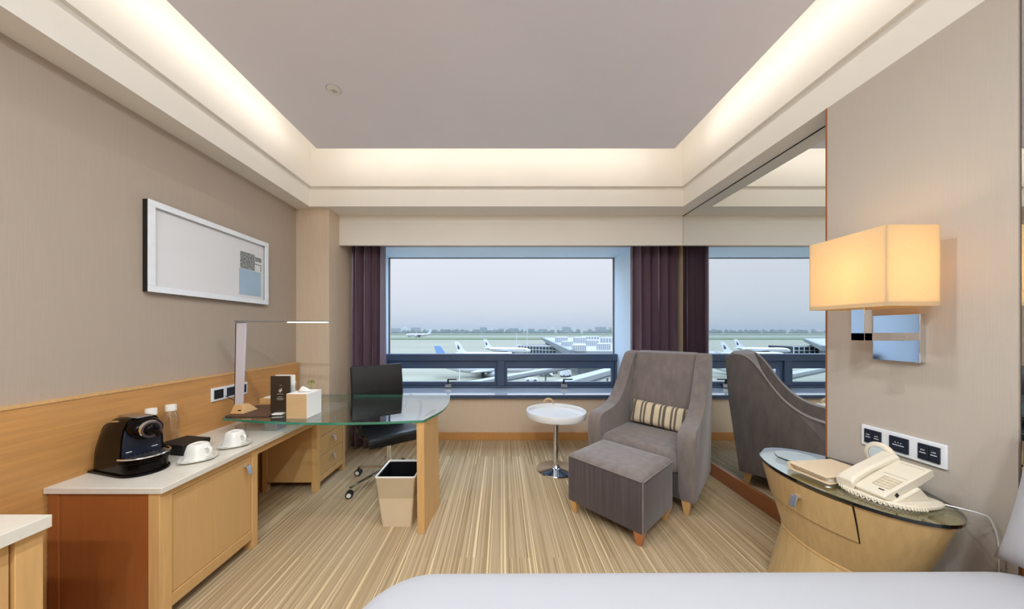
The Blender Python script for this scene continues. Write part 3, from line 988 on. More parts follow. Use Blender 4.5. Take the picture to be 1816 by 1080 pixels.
obj('foot_plate', MB().prism([(-0.02, -0.003), (0.19, -0.006)] + [(x, y) for x, y in half(0.088, 0.17)[1:-1]] + [(0.19, 0.172), (-0.02, 0.169)], 0.0, 0.011), BLACKP, cm, bevel=0.002)

# ------------------------------------------------------------------ bottles, box, cups
def bottle():
    t = thing('water_bottle', 'clear plastic water bottle with white cap behind the black box', 'bottle', (0, 0, TOP), 0, 'water bottles')
    mb = MB()
    mb.lathe([(0.032, 0.0), (0.036, 0.006), (0.036, 0.05), (0.0345, 0.06), (0.036, 0.07), (0.036, 0.15), (0.034, 0.175), (0.022, 0.205), (0.018, 0.212), (0.018, 0.222)], 24)
    obj('bottle_body', mb, PETM, t)
    mb = MB()
    mb.lathe([(0.0345, 0.003), (0.0345, 0.15)], 24)
    o = obj('water', mb, glass_mat('still_water', (0.985, 0.985, 0.985), 0.01, 0.2), t)
    mb = MB()
    mb.lathe([(0.024, 0.216), (0.024, 0.246), (0.022, 0.250)], 24)
    obj('cap', mb, WHITEP, t)
    return t
b1 = bottle(); b1.location = (-1.925, 1.705, TOP)
b1['label'] = 'clear water bottle with white cap mostly hidden behind the coffee machine'
b2 = copy_tree(b1); b2.location = (-1.912, 1.795, TOP)
b2['label'] = 'clear water bottle with white cap standing free behind the black box'

o = obj('tea_box', MB().box(-0.082, 0.082, -0.068, 0.068, 0.0, 0.052), BLACKM, None, bevel=0.003)
o.location = (-1.79, 1.755, TOP); o.rotation_euler = (0, 0, R(-10))
tag(o, 'flat black box on the worktop behind the cups', 'box')
obj('lid', MB().box(-0.084, 0.084, -0.070, 0.070, 0.036, 0.058), BLACKM, o, bevel=0.003)

def srect(r, z, k=3.5, n=32):
    out = []
    for i in range(n):
        a = 2 * PI * i / n
        c_, s_ = math.cos(a), math.sin(a)
        out.append((math.copysign(abs(c_) ** (2 / k), c_) * r, math.copysign(abs(s_) ** (2 / k), s_) * r, z))
    return out
def cup():
    """square cup turned upside down: a thing of its own"""
    t = thing('coffee_cup', 'white cup', 'cup', (0, 0, 0), 0, 'white upturned cups')
    mb = MB()
    mb.rings([srect(0.042, 0.0, 4), srect(0.044, 0.002, 4), srect(0.040, 0.04, 3.6), srect(0.034, 0.068, 3.2), srect(0.029, 0.074, 3), srect(0.024, 0.0745, 3), srect(0.023, 0.071, 3)])
    obj('cup_body', mb, WHITEG, t, angle=50)
    mb = MB()
    mb.tube(smooth_pts([(0.036, 0, 0.055), (0.058, 0, 0.056), (0.066, 0, 0.040), (0.056, 0, 0.022), (0.040, 0, 0.016)], 5), 0.0055, 10)
    obj('handle', mb, WHITEG, t)
    return t
def saucer():
    mb = MB()
    mb.rings([srect(0.045, 0.0, 3), srect(0.052, 0.002, 3), srect(0.074, 0.013, 3.4), srect(0.0755, 0.0155, 3.4), srect(0.072, 0.0155, 3.4), srect(0.05, 0.0055, 3), srect(0.03, 0.0048, 3)])
    return obj('saucer', mb, WHITEG, None, angle=50)
c0 = cup(); s0 = saucer()
tag(s0, 'square white saucer', 'saucer', 'white saucers')
cups = [((-1.592, 1.63), 40, 'nearer to the coffee machine', 0), ((-1.572, 1.83), 40, 'nearer to the glass desk', -5)]
for i, ((x, y), a, which, dh) in enumerate(cups):
    s = s0 if i == 0 else copy_tree(s0)
    s.location = (x, y, TOP); s.rotation_euler = (0, 0, R(a))
    s['label'] = 'square white saucer on the worktop ' + which
    k = c0 if i == 0 else copy_tree(c0)
    k.scale = (1.12, 1.12, 1.1); k.location = (x, y, TOP + 0.0058); k.rotation_euler = (0, 0, R(a - 45 + dh))
    k['label'] = 'upturned white cup ' + which
mb = MB()
mb.lathe([(0.030, 0.0), (0.034, 0.004), (0.037, 0.085), (0.035, 0.085), (0.032, 0.008), (0.0, 0.008)], 24, cap0=True, cap1=False)
o = obj('tumbler', mb, PETM, None)
o.location = (-1.63, 1.945, TOP)
tag(o, 'small clear glass tumbler behind the farther cup', 'tumbler')

# ------------------------------------------------------------------ things on the glass desk
GT = GZ1
o = obj('leather_mat', MB().prism(rrect(-0.14, 0.14, -0.16, 0.16, 0.012), 0, 0.010), BROWNL, None, bevel=0.002)
o.location = (-1.70, 2.215, GT); o.rotation_euler = (0, 0, R(3))
tag(o, 'brown leather desk mat under the desk lamp on the glass', 'desk mat')
LZ = GT + 0.0102
dl = thing('desk_lamp', 'slim silver desk lamp with a long horizontal glowing head', 'lamp', (-1.778, 2.13, LZ))
# wedge base
mb = MB()
mb.add([(-0.056, -0.035, 0), (0.034, -0.035, 0), (0.034, 0.10, 0), (-0.056, 0.10, 0), (-0.048, -0.010, 0.058), (0.014, -0.010, 0.058), (0.014, 0.035, 0.058), (-0.048, 0.035, 0.058)],
       [(3, 2, 1, 0), (4, 5, 6, 7), (0, 1, 5, 4), (1, 2, 6, 5), (2, 3, 7, 6), (3, 0, 4, 7)])
bs = obj('base', mb, OAKL, dl, bevel=0.003)
bs['label'] = 'tan wedge base'
obj('touch_switch', MB().box(-0.005, 0.012, -0.030, -0.027, 0.02, 0.026).push(), BLACKM, bs, smooth=False)
mb = MB()
mb.hexa([(-0.046, -0.008, 0.05), (0.006, -0.008, 0.05), (0.006, 0.003, 0.05), (-0.046, 0.003, 0.05)],
        [(-0.036, -0.008, 0.615), (0.030, -0.008, 0.615), (0.030, 0.003, 0.615), (-0.036, 0.003, 0.615)])
st = obj('stem', mb, mat('lamp_stem_silver', (212, 206, 214), 0.35, 0.1, var=0.02), dl, bevel=0.0015)
mb = MB()
mb.hexa([(-0.050, -0.008, 0.05), (-0.0465, -0.008, 0.05), (-0.0465, 0.004, 0.05), (-0.050, 0.004, 0.05)],
        [(-0.041, -0.008, 0.615), (-0.0365, -0.008, 0.615), (-0.0365, 0.004, 0.615), (-0.041, 0.004, 0.615)])
obj('stem_edge', mb, BLACKM, st, smooth=False)
hd = MB()
hd.box(-0.036, 0.585, -0.022, 0.022, 0.622, 0.632)
h = obj('head', hd, STEEL, dl, bevel=0.002)
obj('light_panel', MB().box(0.32, 0.58, -0.019, 0.019, 0.6185, 0.6222), mat('lit_led_panel', (255, 250, 240), 0.4, emit=(1.0, 0.93, 0.82), emit_s=5.0), h, smooth=False)
mb = MB()
mb.tube([(-0.036, -0.004, 0.625), (0.03, -0.004, 0.625)], 0.010, 10)
obj('hinge', mb, STEEL, dl)
mb = MB()
mb.tube(smooth_pts([(-0.03, 0.10, 0.008), (-0.10, 0.12, 0.03), (-0.165, 0.09, 0.08), (-0.195, 0.06, 0.115), (-0.198, 0.035, 0.135)], 6), 0.0022, 6)
mb.box(-0.200, -0.185, 0.012, 0.055, 0.12, 0.155)
obj('power_cord', mb, BLACKM, dl)

o = thing('note_box', 'low pale wooden stationery box behind the desk lamp', 'box', (-1.755, 2.47, GT), R(2))
obj('tray', MB().box(-0.105, 0.125, -0.10, 0.11, 0.0, 0.016), OAKL, o, bevel=0.002)
obj('lid', MB().box(-0.10, 0.12, -0.095, 0.105, 0.016, 0.055), OAKL, o, bevel=0.004)
obj('paper_pad', MB().box(-0.07, 0.115, -0.085, 0.095, 0.055, 0.062), PAPER, o, smooth=False)

bh = thing('menu_holder', 'dark brown menu card in an upright holder with a white card behind', 'menu holder', (-1.515, 2.13, GT))
obj('card', MB().box(-0.068, 0.066, -0.004, 0.004, 0.012, 0.262), DKBROWN, bh, bevel=0.001)
mb = MB()
# pale emblem: a leaning sail-like curl, and lines of small print
mb.add([(-0.006, -0.0046, 0.150), (0.004, -0.0046, 0.150), (0.010, -0.0046, 0.185), (0.004, -0.0046, 0.172), (-0.004, -0.0046, 0.168)], [(0, 1, 2, 3, 4)])
mb.add([(0.004, -0.0046, 0.160), (0.012, -0.0046, 0.158), (0.012, -0.0046, 0.176), (0.009, -0.0046, 0.180)], [(0, 1, 2, 3)])
mb.add([(-0.013, -0.0046, 0.158), (-0.009, -0.0046, 0.155), (-0.002, -0.0046, 0.172), (0.002, -0.0046, 0.182)], [(0, 1, 2, 3)])
mb.add([(-0.006, -0.0046, 0.198), (0.004, -0.0046, 0.202), (0.012, -0.0046, 0.198), (0.004, -0.0046, 0.199)], [(0, 1, 2, 3)])
for z, w_ in ((0.138, 0.022), (0.118, 0.016), (0.108, 0.026), (0.100, 0.020)):
    mb.box(-w_, w_, -0.0046, -0.0041, z, z + 0.0022)
obj('emblem', mb, mat('pale_print', (200, 194, 184), 0.6), bh, smooth=False)
mb = MB()
mb.box(-0.045, 0.088, 0.014, 0.020, 0.006, 0.268)
p = obj('rear_card', mb, PAPER, bh, bevel=0.001); p['label'] = 'white rear card'
mb = MB()
mb.box(-0.075, 0.092, -0.04, 0.05, 0.0, 0.006)
mb.box(-0.075, 0.092, 0.006, 0.009, 0.006, 0.20)
obj('stand', mb, glass_mat('clear_acrylic', (0.94, 0.95, 0.95), 0.06, 0.8), bh, smooth=False)
p = obj('front_slip', MB().push((0.0, -0.025, 0.006), R(8)).box(-0.03, 0.035, -0.02, 0.02, 0, 0.008), PAPER, bh, bevel=0.001)

tb = thing('tissue_box', 'cube tissue box with a white tissue sticking out, on the glass desk', 'tissue box', (-1.332, 2.10, GT))
obj('box_body', MB().box(-0.067, 0.067, -0.082, 0.082, 0.0, 0.162), PAPER, tb, bevel=0.002)
p = obj('front_face', MB().box(-0.066, 0.066, -0.0832, -0.0822, 0.002, 0.160), TAN, tb, smooth=False); p['label'] = 'tan front face'
obj('slot', MB().lathe([(1.0, 0.1618), (1.0, 0.1634)], 24, sx=0.045, sy=0.022), BLACKM, tb)
mb = MB()
n = 14
rs = []
for k in range(6):
    v = k / 5
    rs.append([((0.040 * (1 - v) ** 0.8 + 0.003) * math.cos(2 * PI * i / n) * (1 + 0.25 * math.sin(3 * 2 * PI * i / n)) - 0.012 * v,
                (0.018 * (1 - v) ** 0.8 + 0.002) * math.sin(2 * PI * i / n) * (1 + 0.3 * math.cos(2 * 2 * PI * i / n)), 0.163 + 0.034 * v) for i in range(n)])
mb.rings(rs)
obj('tissue', mb, PAPER, tb, angle=80)

pl = thing('potted_plant', 'tiny yellow-green plant behind the tissue box on the desk', 'plant', (-1.475, 2.40, GT))
obj('pot', MB().lathe([(0.022, 0.0), (0.028, 0.005), (0.030, 0.10), (0.026, 0.10), (0.024, 0.03), (0.0, 0.03)], 20, cap1=False), PLANTW, pl)
mb = MB()
rnd = random.Random(5)
mb.tube([(0, 0, 0.03), (0.002, 0, 0.16)], 0.003, 6)
obj('stem', mb, GREEN, pl)
mb = MB()
for k in range(46):
    th_, ph_ = rnd.uniform(0, 2 * PI), rnd.uniform(-0.6, 1.4)
    c_ = Vector((math.cos(th_) * math.cos(ph_), math.sin(th_) * math.cos(ph_), math.sin(ph_))) * rnd.uniform(0.008, 0.022) + Vector((0.002, 0, 0.172))
    mb.push(c_, th_, rnd.uniform(-1, 1), rnd.uniform(-1, 1))
    mb.add([(-0.004, 0, 0), (0.004, -0.004, 0.002), (0.013, 0, 0.004), (0.004, 0.004, 0.002)], [(0, 1, 2, 3)])
mb.push()
obj('foliage', mb, GREEN, pl, smooth=False)

# ------------------------------------------------------------------ desk chair
dc = thing('office_chair', 'black leather office chair with chrome star base tucked behind the glass desk', 'office chair', (-0.975, 2.68, 0), R(37))
# local -y is the way the chair faces, local x runs along its front edge
HS = 0.455
def pad(x0, x1, prof, ribs):
    pass
mb = MB()
sect = smooth_pts([(-0.245, HS - 0.030), (-0.228, HS + 0.004), (-0.15, HS + 0.010), (0.0, HS - 0.004), (0.15, HS - 0.006), (0.22, HS + 0.015), (0.262, HS + 0.06)], 5)
rs = []
for y, z in sect:
    rs.append([(-0.222, y, z), (-0.218, y, z + 0.008), (0.218, y, z + 0.008), (0.222, y, z), (0.218, y - 0.002, z - 0.028), (-0.218, y - 0.002, z - 0.028)])
mb.rings(rs)
obj('seat', mb, LEATHER, dc, bevel=0.006)
mb = MB()
sect = smooth_pts([(0.262, HS + 0.075), (0.298, HS + 0.17), (0.306, HS + 0.28), (0.320, HS + 0.40), (0.345, HS + 0.522)], 6)
rs = []
for y, z in sect:
    rs.append([(-0.232, y, z), (-0.228, y - 0.012, z), (0.228, y - 0.012, z), (0.232, y, z), (0.228, y + 0.014, z), (-0.228, y + 0.014, z)])
mb.rings(rs)
obj('backrest', mb, LEATHER, dc, bevel=0.006)
for s in (-1, 1):
    mb = MB()
    mb.tube(smooth_pts([(s * 0.215, -0.20, HS - 0.02), (s * 0.215, 0.16, HS - 0.022), (s * 0.218, 0.250, HS + 0.02), (s * 0.224, 0.294, HS + 0.14), (s * 0.226, 0.312, HS + 0.30), (s * 0.226, 0.346, HS + 0.51)], 6), 0.010, 8)
    obj('side_frame', mb, BLACKM if s < 0 else CHROME, dc)
    mb = MB()
    mb.tube(smooth_pts([(s * 0.238, 0.275, HS + 0.10), (s * 0.262, 0.235, HS + 0.195), (s * 0.268, 0.16, HS + 0.222), (s * 0.268, -0.02, HS + 0.218), (s * 0.262, -0.075, HS + 0.18), (s * 0.235, -0.07, HS - 0.01)], 6), 0.015, 10)
    obj('armrest', mb, BLACKM, dc)
mb = MB()
mb.box(-0.17, 0.17, -0.03, 0.03, HS - 0.055, HS - 0.032)
mb.box(-0.05, 0.05, -0.09, 0.09, HS - 0.095, HS - 0.050)
obj('tilt_mechanism', mb, CHROME, dc, bevel=0.006)
obj('tilt_lever', MB().tube([(0.04, -0.02, HS - 0.075), (0.20, -0.04, HS - 0.075), (0.225, -0.045, HS - 0.068)], 0.006, 8), CHROME, dc)
mb = MB()
mb.lathe([(0.030, 0.08), (0.030, 0.22), (0.024, 0.22), (0.022, HS - 0.09)], 20)
obj('gas_column', mb, CHROME, dc)
# five arms; local angles from world angles of the visible casters
for k in range(5):
    a = R(231.4 - 37 - 72 * k)
    ca, sa = math.cos(a), math.sin(a)
    mb = MB()
    r1 = 0.335
    for off in (-0.012, 0.012):
        mb.tube(smooth_pts([(ca * 0.02 - sa * off, sa * 0.02 + ca * off, 0.125), (ca * 0.15 - sa * off * 0.8, sa * 0.15 + ca * off * 0.8, 0.105), (ca * r1 - sa * off * 0.4, sa * r1 + ca * off * 0.4, 0.072)], 5), 0.0085, 8)
    arm = obj('base_arm', mb, CHROME, dc)
    mb = MB()
    q = a + 0.9 + k
    wx, wy = math.cos(q), math.sin(q)
    for off in (-0.014, 0.014):
        c_ = (ca * r1 + wx * off, sa * r1 + wy * off)
        for t0 in (0,):
            ringp = []
            for sgn in (-0.009, 0.009):
                ringp.append([(c_[0] + wx * sgn - wy * 0.027 * math.cos(b_), c_[1] + wy * sgn + wx * 0.027 * math.cos(b_), 0.027 + 0.027 * math.sin(b_)) for b_ in [2 * PI * i / 20 for i in range(20)]])
            mb.rings(ringp)
    cs = obj('caster', mb, BLACKM, arm, bevel=0.002)
    mb = MB()
    for off in (-0.0245, 0.0245):
        c_ = (ca * r1 + wx * off, sa * r1 + wy * off)
        mb.rings([[(c_[0] + wx * sg_ - wy * 0.017 * math.cos(b_), c_[1] + wy * sg_ + wx * 0.017 * math.cos(b_), 0.027 + 0.017 * math.sin(b_)) for b_ in [2 * PI * i / 18 for i in range(18)]] for sg_ in (-0.001, 0.001)])
    for off in (-0.023,):
        pass
    mb.tube([(ca * r1 - wx * 0.024, sa * r1 - wy * 0.024, 0.027), (ca * r1 + wx * 0.024, sa * r1 + wy * 0.024, 0.027)], 0.006, 8)
    obj('caster_hub', mb, WHITEL, arm, smooth=False)
obj('hub', MB().lathe([(0.04, 0.085), (0.045, 0.10), (0.045, 0.135), (0.034, 0.15)], 20), CHROME, dc)

# ------------------------------------------------------------------ waste bin
wb = thing('waste_bin', 'tapered cream waste bin with a black liner and clear bag, beside the plank leg', 'waste bin', (-0.695, 2.16, 0))
def rr(w0, d0, z, cx=0.0, cy=0.0, r=0.012):
    return [(x, y, z) for x, y in rrect(cx - w0 / 2, cx + w0 / 2, cy - d0 / 2, cy + d0 / 2, r, 4)]
mb = MB()
mb.rings([rr(0.195, 0.20, 0), rr(0.262, 0.268, 0.34), rr(0.250, 0.256, 0.34), rr(0.185, 0.19, 0.012)])
obj('bin_body', mb, CREAMP, wb, angle=50)
mb = MB()
mb.rings([rr(0.262, 0.268, 0.337), rr(0.268, 0.274, 0.343), rr(0.262, 0.268, 0.348), rr(0.246, 0.252, 0.346), rr(0.245, 0.251, 0.335)], cap0=False, cap1=False)
p = obj('rim', mb, WHITEG, wb, angle=60)
mb = MB()
mb.rings([rr(0.2445, 0.250, 0.338), rr(0.235, 0.24, 0.29), rr(0.205, 0.21, 0.10), rr(0.18, 0.185, 0.03)], cap0=False, cap1=True)
obj('liner', mb, BINBLK, wb, angle=60)
mb = MB()
def wavy(w0, d0, z, amp, seed):
    rnd = random.Random(seed)
    pts = rr(w0, d0, z, r=0.02)
    return [(x * (1 + rnd.uniform(0, amp)), y * (1 + rnd.uniform(0, amp)), z + rnd.uniform(-amp, amp) * 0.12) for x, y, _ in pts]
mb.rings([wavy(0.2645, 0.270, 0.338, 0.004, 1), wavy(0.257, 0.263, 0.29, 0.02, 2), wavy(0.249, 0.255, 0.235, 0.03, 3), wavy(0.244, 0.250, 0.205, 0.05, 4)], cap0=False, cap1=False)
obj('bag', mb, FILM, wb, angle=80)

# ================================================================== SEATING SIDE
AR = R(-45)
ac = thing('armchair', 'taupe velvet wing armchair with sweeping arms in front of the tall mirror', 'armchair', (1.034, 2.391, 0), AR)
# local x: viewer's right, local y: towards the back, origin at the middle of the front edge
prof = smooth_pts([(0.022, 0.11), (0.0, 0.30), (-0.012, 0.50), (0.004, 0.575), (0.06, 0.607), (0.17, 0.622), (0.29, 0.655), (0.40, 0.735), (0.49, 0.850), (0.57, 0.985), (0.64, 1.075), (0.70, 1.105), (0.765, 1.10), (0.80, 1.07)], 4)
prof = prof + [(0.775, 0.70), (0.70, 0.11)]
def side_ring(xo_front, xo_back, shrink):
    out = []
    cy, cz = 0.38, 0.45
    for y, z in prof:
        t = max(0, min(1, y / 0.80))
        x = xo_front + (xo_back - xo_front) * t
        yy = cy + (y - cy) * (1 - shrink * 0.05)
        zz = cz + (z - cz) * (1 - shrink * 0.04)
        out.append((x, yy, max(zz, 0.105)))
    return out
for s in (-1, 1):
    mb = MB()
    mb.rings([side_ring(s * 0.400, s * 0.350, 0.55), side_ring(s * 0.396, s * 0.346, 0.15), side_ring(s * 0.385, s * 0.335, 0), side_ring(s * 0.305, s * 0.262, 0), side_ring(s * 0.292, s * 0.250, 0.3)])  # ribbed velvet, darkened to put the shade of the ottoman sides into the colour
    o = obj('arm', mb, VELVET, ac, angle=50)
    pipe = [p for p in side_ring(s * 0.398, s * 0.348, 0.35)][2:-2]
    obj('piping', MB().tube(pipe, 0.004, 6), VELVET, o)
# backrest cushion between the wings
mb = MB()
bk = smooth_pts([(0.56, 0.40), (0.565, 0.55), (0.575, 0.72), (0.61, 0.90), (0.655, 1.04), (0.675, 1.098)], 5)
rs = []
for k, (y, z) in enumerate(bk):
    wv = 0.302 - 0.05 * (z - 0.40) / 0.7
    rs.append([(-wv, y + 0.008, z), (-wv * 0.96, y - 0.012, z), (-wv * 0.5, y - 0.022, z), (0, y - 0.025, z), (wv * 0.5, y - 0.022, z), (wv * 0.96, y - 0.012, z), (wv, y + 0.008, z),
               (wv, y + 0.10, z + 0.012), (0, y + 0.115, z + 0.014), (-wv, y + 0.10, z + 0.012)])
mb.rings(rs)
obj('backrest', mb, VELVET, ac, bevel=0.012, seg=3, angle=60)
# outer back shell
mb = MB()
rs = []
for y, z in ((0.690, 0.11), (0.735, 0.45), (0.772, 0.80), (0.795, 1.085)):
    rs.append([(-0.33, y - 0.04, z), (0.33, y - 0.04, z), (0.33, y + 0.005, z), (-0.33, y + 0.005, z)])
mb.rings(rs)
obj('back_shell', mb, VELVET, ac, bevel=0.006)
# front rail and seat cushion
obj('front_rail', MB().box(-0.31, 0.31, 0.02, 0.66, 0.11, 0.285), VELVETR_SHADE, ac, bevel=0.008)
mb = MB()
ring = rrect(-0.300, 0.300, -0.005, 0.56, 0.05, 5)
rs = []
for ins, z in ((0.012, 0.288), (0.0, 0.310), (-0.004, 0.36), (0.002, 0.405), (0.018, 0.432), (0.06, 0.446), (0.14, 0.456), (0.22, 0.460)):
    rs.append([(x * (1 - ins / 0.30), 0.28 + (y - 0.28) * (1 - ins / 0.28), z) for x, y in ring])
mb.rings(rs)
obj('seat_cushion', mb, VELVET, ac, angle=70)
for sx_ in (-1, 1):
    obj('leg', MB().taper(sx_ * 0.335, 0.06, 0.0, 0.115, 0.032, 0.032, 0.062, 0.062, 0.0, 0.0), OAKL, ac, bevel=0.003)
    obj('leg', MB().taper(sx_ * 0.30, 0.655, 0.0, 0.115, 0.032, 0.032, 0.055, 0.055, 0.0, -0.015), OAKL, ac, bevel=0.003)

# striped cushion
STR = ramp_mat('striped_cushion_cloth', [(0.0, (214, 194, 160)), (0.045, (112, 100, 88)), (0.09, (220, 202, 170)), (0.20, (112, 100, 88)), (0.235, (222, 204, 172)), (0.265, (112, 100, 88)), (0.30, (222, 204, 172)), (0.40, (108, 96, 84)), (0.45, (222, 204, 172)), (0.54, (112, 100, 88)), (0.575, (216, 198, 166)), (0.605, (108, 96, 84)), (0.65, (222, 204, 172)), (0.735, (112, 100, 88)), (0.77, (222, 204, 172)), (0.80, (112, 100, 88)), (0.835, (222, 204, 172)), (0.92, (112, 100, 88)), (0.955, (216, 198, 166))], 1 / 0.46, rough=0.9, sheen=0.2)
o = obj('cushion', pillow_mb(0.47, 0.205, 0.12, 22, pinch=0.05), STR, None, angle=80)
weld(o)
q = Matrix.Rotation(AR, 4, 'Z') @ Vector((0.01, 0.478, 0))
o.location = (1.034 + q.x, 2.391 + q.y, 0.560)
o.rotation_euler = (R(-14), R(3), AR)
tag(o, 'beige and grey striped lumbar cushion on the armchair', 'cushion')

# ottoman
ot = thing('ottoman', 'ribbed taupe velvet ottoman on short wooden legs in front of the armchair', 'ottoman', (0.832, 2.187, 0), R(-48.5))
OX, OY = 0.27, 0.232
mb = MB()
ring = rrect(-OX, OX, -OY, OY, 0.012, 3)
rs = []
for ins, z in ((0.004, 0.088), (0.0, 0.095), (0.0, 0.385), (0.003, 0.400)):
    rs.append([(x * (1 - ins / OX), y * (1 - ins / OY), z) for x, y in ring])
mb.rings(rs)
obj('body', mb, VELVETR_SHADE, ot, angle=50)
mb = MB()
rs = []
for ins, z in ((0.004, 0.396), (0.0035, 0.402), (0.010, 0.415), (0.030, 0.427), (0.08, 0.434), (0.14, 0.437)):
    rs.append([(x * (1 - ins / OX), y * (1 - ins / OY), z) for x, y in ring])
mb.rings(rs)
obj('lit_top_pad', mb, VELVET, ot, angle=50)  # lighter velvet paints the light falling on the top
mb = MB()
for x, y in ((OX - 0.002, -OY + 0.002),):
    mb.tube([(x, y, 0.09), (x, y, 0.40)], 0.004, 6)
mb.tube([(OX - 0.001, -OY + 0.01, 0.402), (OX - 0.001, OY - 0.01, 0.402)], 0.004, 6)
mb.tube([(-OX + 0.01, -OY + 0.001, 0.402), (OX - 0.01, -OY + 0.001, 0.402)], 0.004, 6)
obj('piping', mb, VELVET, ot)
for x in (-1, 1):
    for y in (-1, 1):
        obj('leg', MB().taper(x * (OX - 0.040), y * (OY - 0.040), 0.0, 0.092, 0.030, 0.030, 0.062, 0.062, x * 0.006, y * 0.006), mat('ottoman_leg_wood', (190, 120, 70), 0.35, var=0.1, scale=(60, 60, 5), coat=0.3) if (x, y) == (1, -1) else OAKL, ot, bevel=0.003)

# round side table
st = thing('side_table', 'round white tray-top side table on a chrome pedestal', 'side table', (0.5125, 2.906, 0))
mb = MB()
mb.lathe([(0.0, 0.498), (0.262, 0.498), (0.273, 0.503), (0.277, 0.515), (0.277, 0.556), (0.274, 0.560), (0.262, 0.560), (0.258, 0.556), (0.256, 0.530), (0.0, 0.526)], 64, cap0=False, cap1=False)
obj('tray_top', mb, WHITEL, st, angle=40)
obj('column', MB().lathe([(0.024, 0.02), (0.022, 0.03), (0.022, 0.48), (0.05, 0.498)], 28), CHROME, st)
obj('base', MB().lathe([(0.180, 0.0), (0.182, 0.006), (0.178, 0.014), (0.10, 0.020), (0.04, 0.026), (0.025, 0.05)], 56), CHROME, st)
hb = MB()
hb.tube([(-0.030 + 0.05 * math.cos(a), 0.262, 0.556 + 0.052 * math.sin(a)) for a in [PI * i / 14 for i in range(15)]], 0.010, 10)
p = obj('handle', hb, TAN, st); p['label'] = 'tan looped tray handle'

# ------------------------------------------------------------------ nightstand
NX, NY, NA, NB = 1.535, 1.4025, 0.344, 0.220
ns_ = thing('nightstand', 'oval hourglass wooden nightstand with a dark glass top under the wall lamp', 'nightstand', (NX, NY, 0))
def oval(s, z, n=64):
    return [(NB * s * math.cos(2 * PI * i / n), NA * s * math.sin(2 * PI * i / n), z) for i in range(n)]
def bowl(z):
    t = (z - 0.325) / (0.626 - 0.325)
    return 0.70 + 0.285 * t ** 0.9
OAKN = mat('nightstand_oak', (206, 172, 118), 0.24, var=0.07, scale=(50, 50, 6), bump=0.02, coat=0.6)
mb = MB()
zs = [0.325 + 0.301 * i / 10 for i in range(11)]
mb.rings([oval(bowl(z), z) for z in zs])
obj('body', mb, OAKN, ns_, angle=50)
mb = MB()
mb.rings([oval(0.70 + 0.22 * (1 - z / 0.324) ** 1.1, z) for z in (0.0, 0.06, 0.12, 0.18, 0.24, 0.30, 0.324)])
ped = obj('pedestal', mb, OAKN, ns_, angle=50)
mb = MB()
mb.rings([oval(0.712, 0.320), oval(0.714, 0.326), oval(0.706, 0.331)])
obj('waist_edge', mb, OAKL, ns_)
# drawer front wrapped on the bowl, on the room side
def patch(t0a, t0b, t1a, t1b, z0, z1, off, thick, nt=18, nz=6):
    vs, fs = [], []
    for lay in (off, off + thick):
        for j in range(nz + 1):
            v = j / nz
            z = z0 + (z1 - z0) * v
            for i in range(nt + 1):
                t = R((t0a + (t0b - t0a) * v) + ((t1a + (t1b - t1a) * v) - (t0a + (t0b - t0a) * v)) * i / nt)
                s = bowl(z) + lay
                vs.append((-NB * s * math.cos(t), -NA * s * math.sin(t), z))
    N = (nt + 1) * (nz + 1)
    W_ = nt + 1
    for j in range(nz):
        for i in range(nt):
            a = j * W_ + i
            fs.append((a, a + 1, a + W_ + 1, a + W_))
            fs.append((N + a, N + a + W_, N + a + W_ + 1, N + a + 1))
    for i in range(nt):
        fs.append((i, N + i, N + i + 1, i + 1))
        a = nz * W_ + i
        fs.append((a, a + 1, N + a + 1, N + a))
    for j in range(nz):
        a = j * W_
        fs.append((a, a + W_, N + a + W_, N + a))
        a = j * W_ + nt
        fs.append((a, N + a, N + a + W_, a + W_))
    return MB().add(vs, fs)
dwr = obj('drawer', patch(-46, -46, 41, 36, 0.475, 0.620, -0.03, 0.05), OAKN, ns_, angle=50)
hd_ = tab_handle(dwr, (-NB * bowl(0.545) * 1.012, -0.015, 0.545), R(183))
obj('drawer_gap', patch(-47, -47, 42.2, 37.2, 0.4715, 0.6225, -0.02, 0.0235), DARKEDGE, ns_, angle=50)
mb = MB()
mb.rings([oval(0.985, 0.624), oval(1.0, 0.627)])
obj('top_board', mb, OAKN, ns_)
mb = MB()
vs0, vs1 = oval(1.018, 0.6275, 80), oval(1.022, 0.6410, 80)
n = 80
mb.add(vs0 + vs1, [tuple(range(n - 1, -1, -1)), tuple(range(n, 2 * n))], 0)
mb.add(vs0 + vs1, [(i, (i + 1) % n, n + (i + 1) % n, n + i) for i in range(n)], 1)
obj('glass_top', mb, [STANDGLASS, DARKEDGE], ns_, smooth=False)
p = obj('sticker', MB().box(-0.165, -0.148, -0.10, -0.088, 0.6411, 0.6415), PAPER, ns_, smooth=False)
p['label'] = 'tiny white sticker on the glass'
NZ = 0.6415

o = obj('coaster', MB().lathe([(0.082, 0.0), (0.085, 0.002), (0.083, 0.005), (0.0, 0.005)], 40, cap1=False), mat('grey_coaster_stone', (150, 158, 150), 0.25, coat=0.4), None)
o.location = (1.535, 1.615, NZ)
tag(o, 'round grey coaster at the far end of the nightstand top', 'coaster')

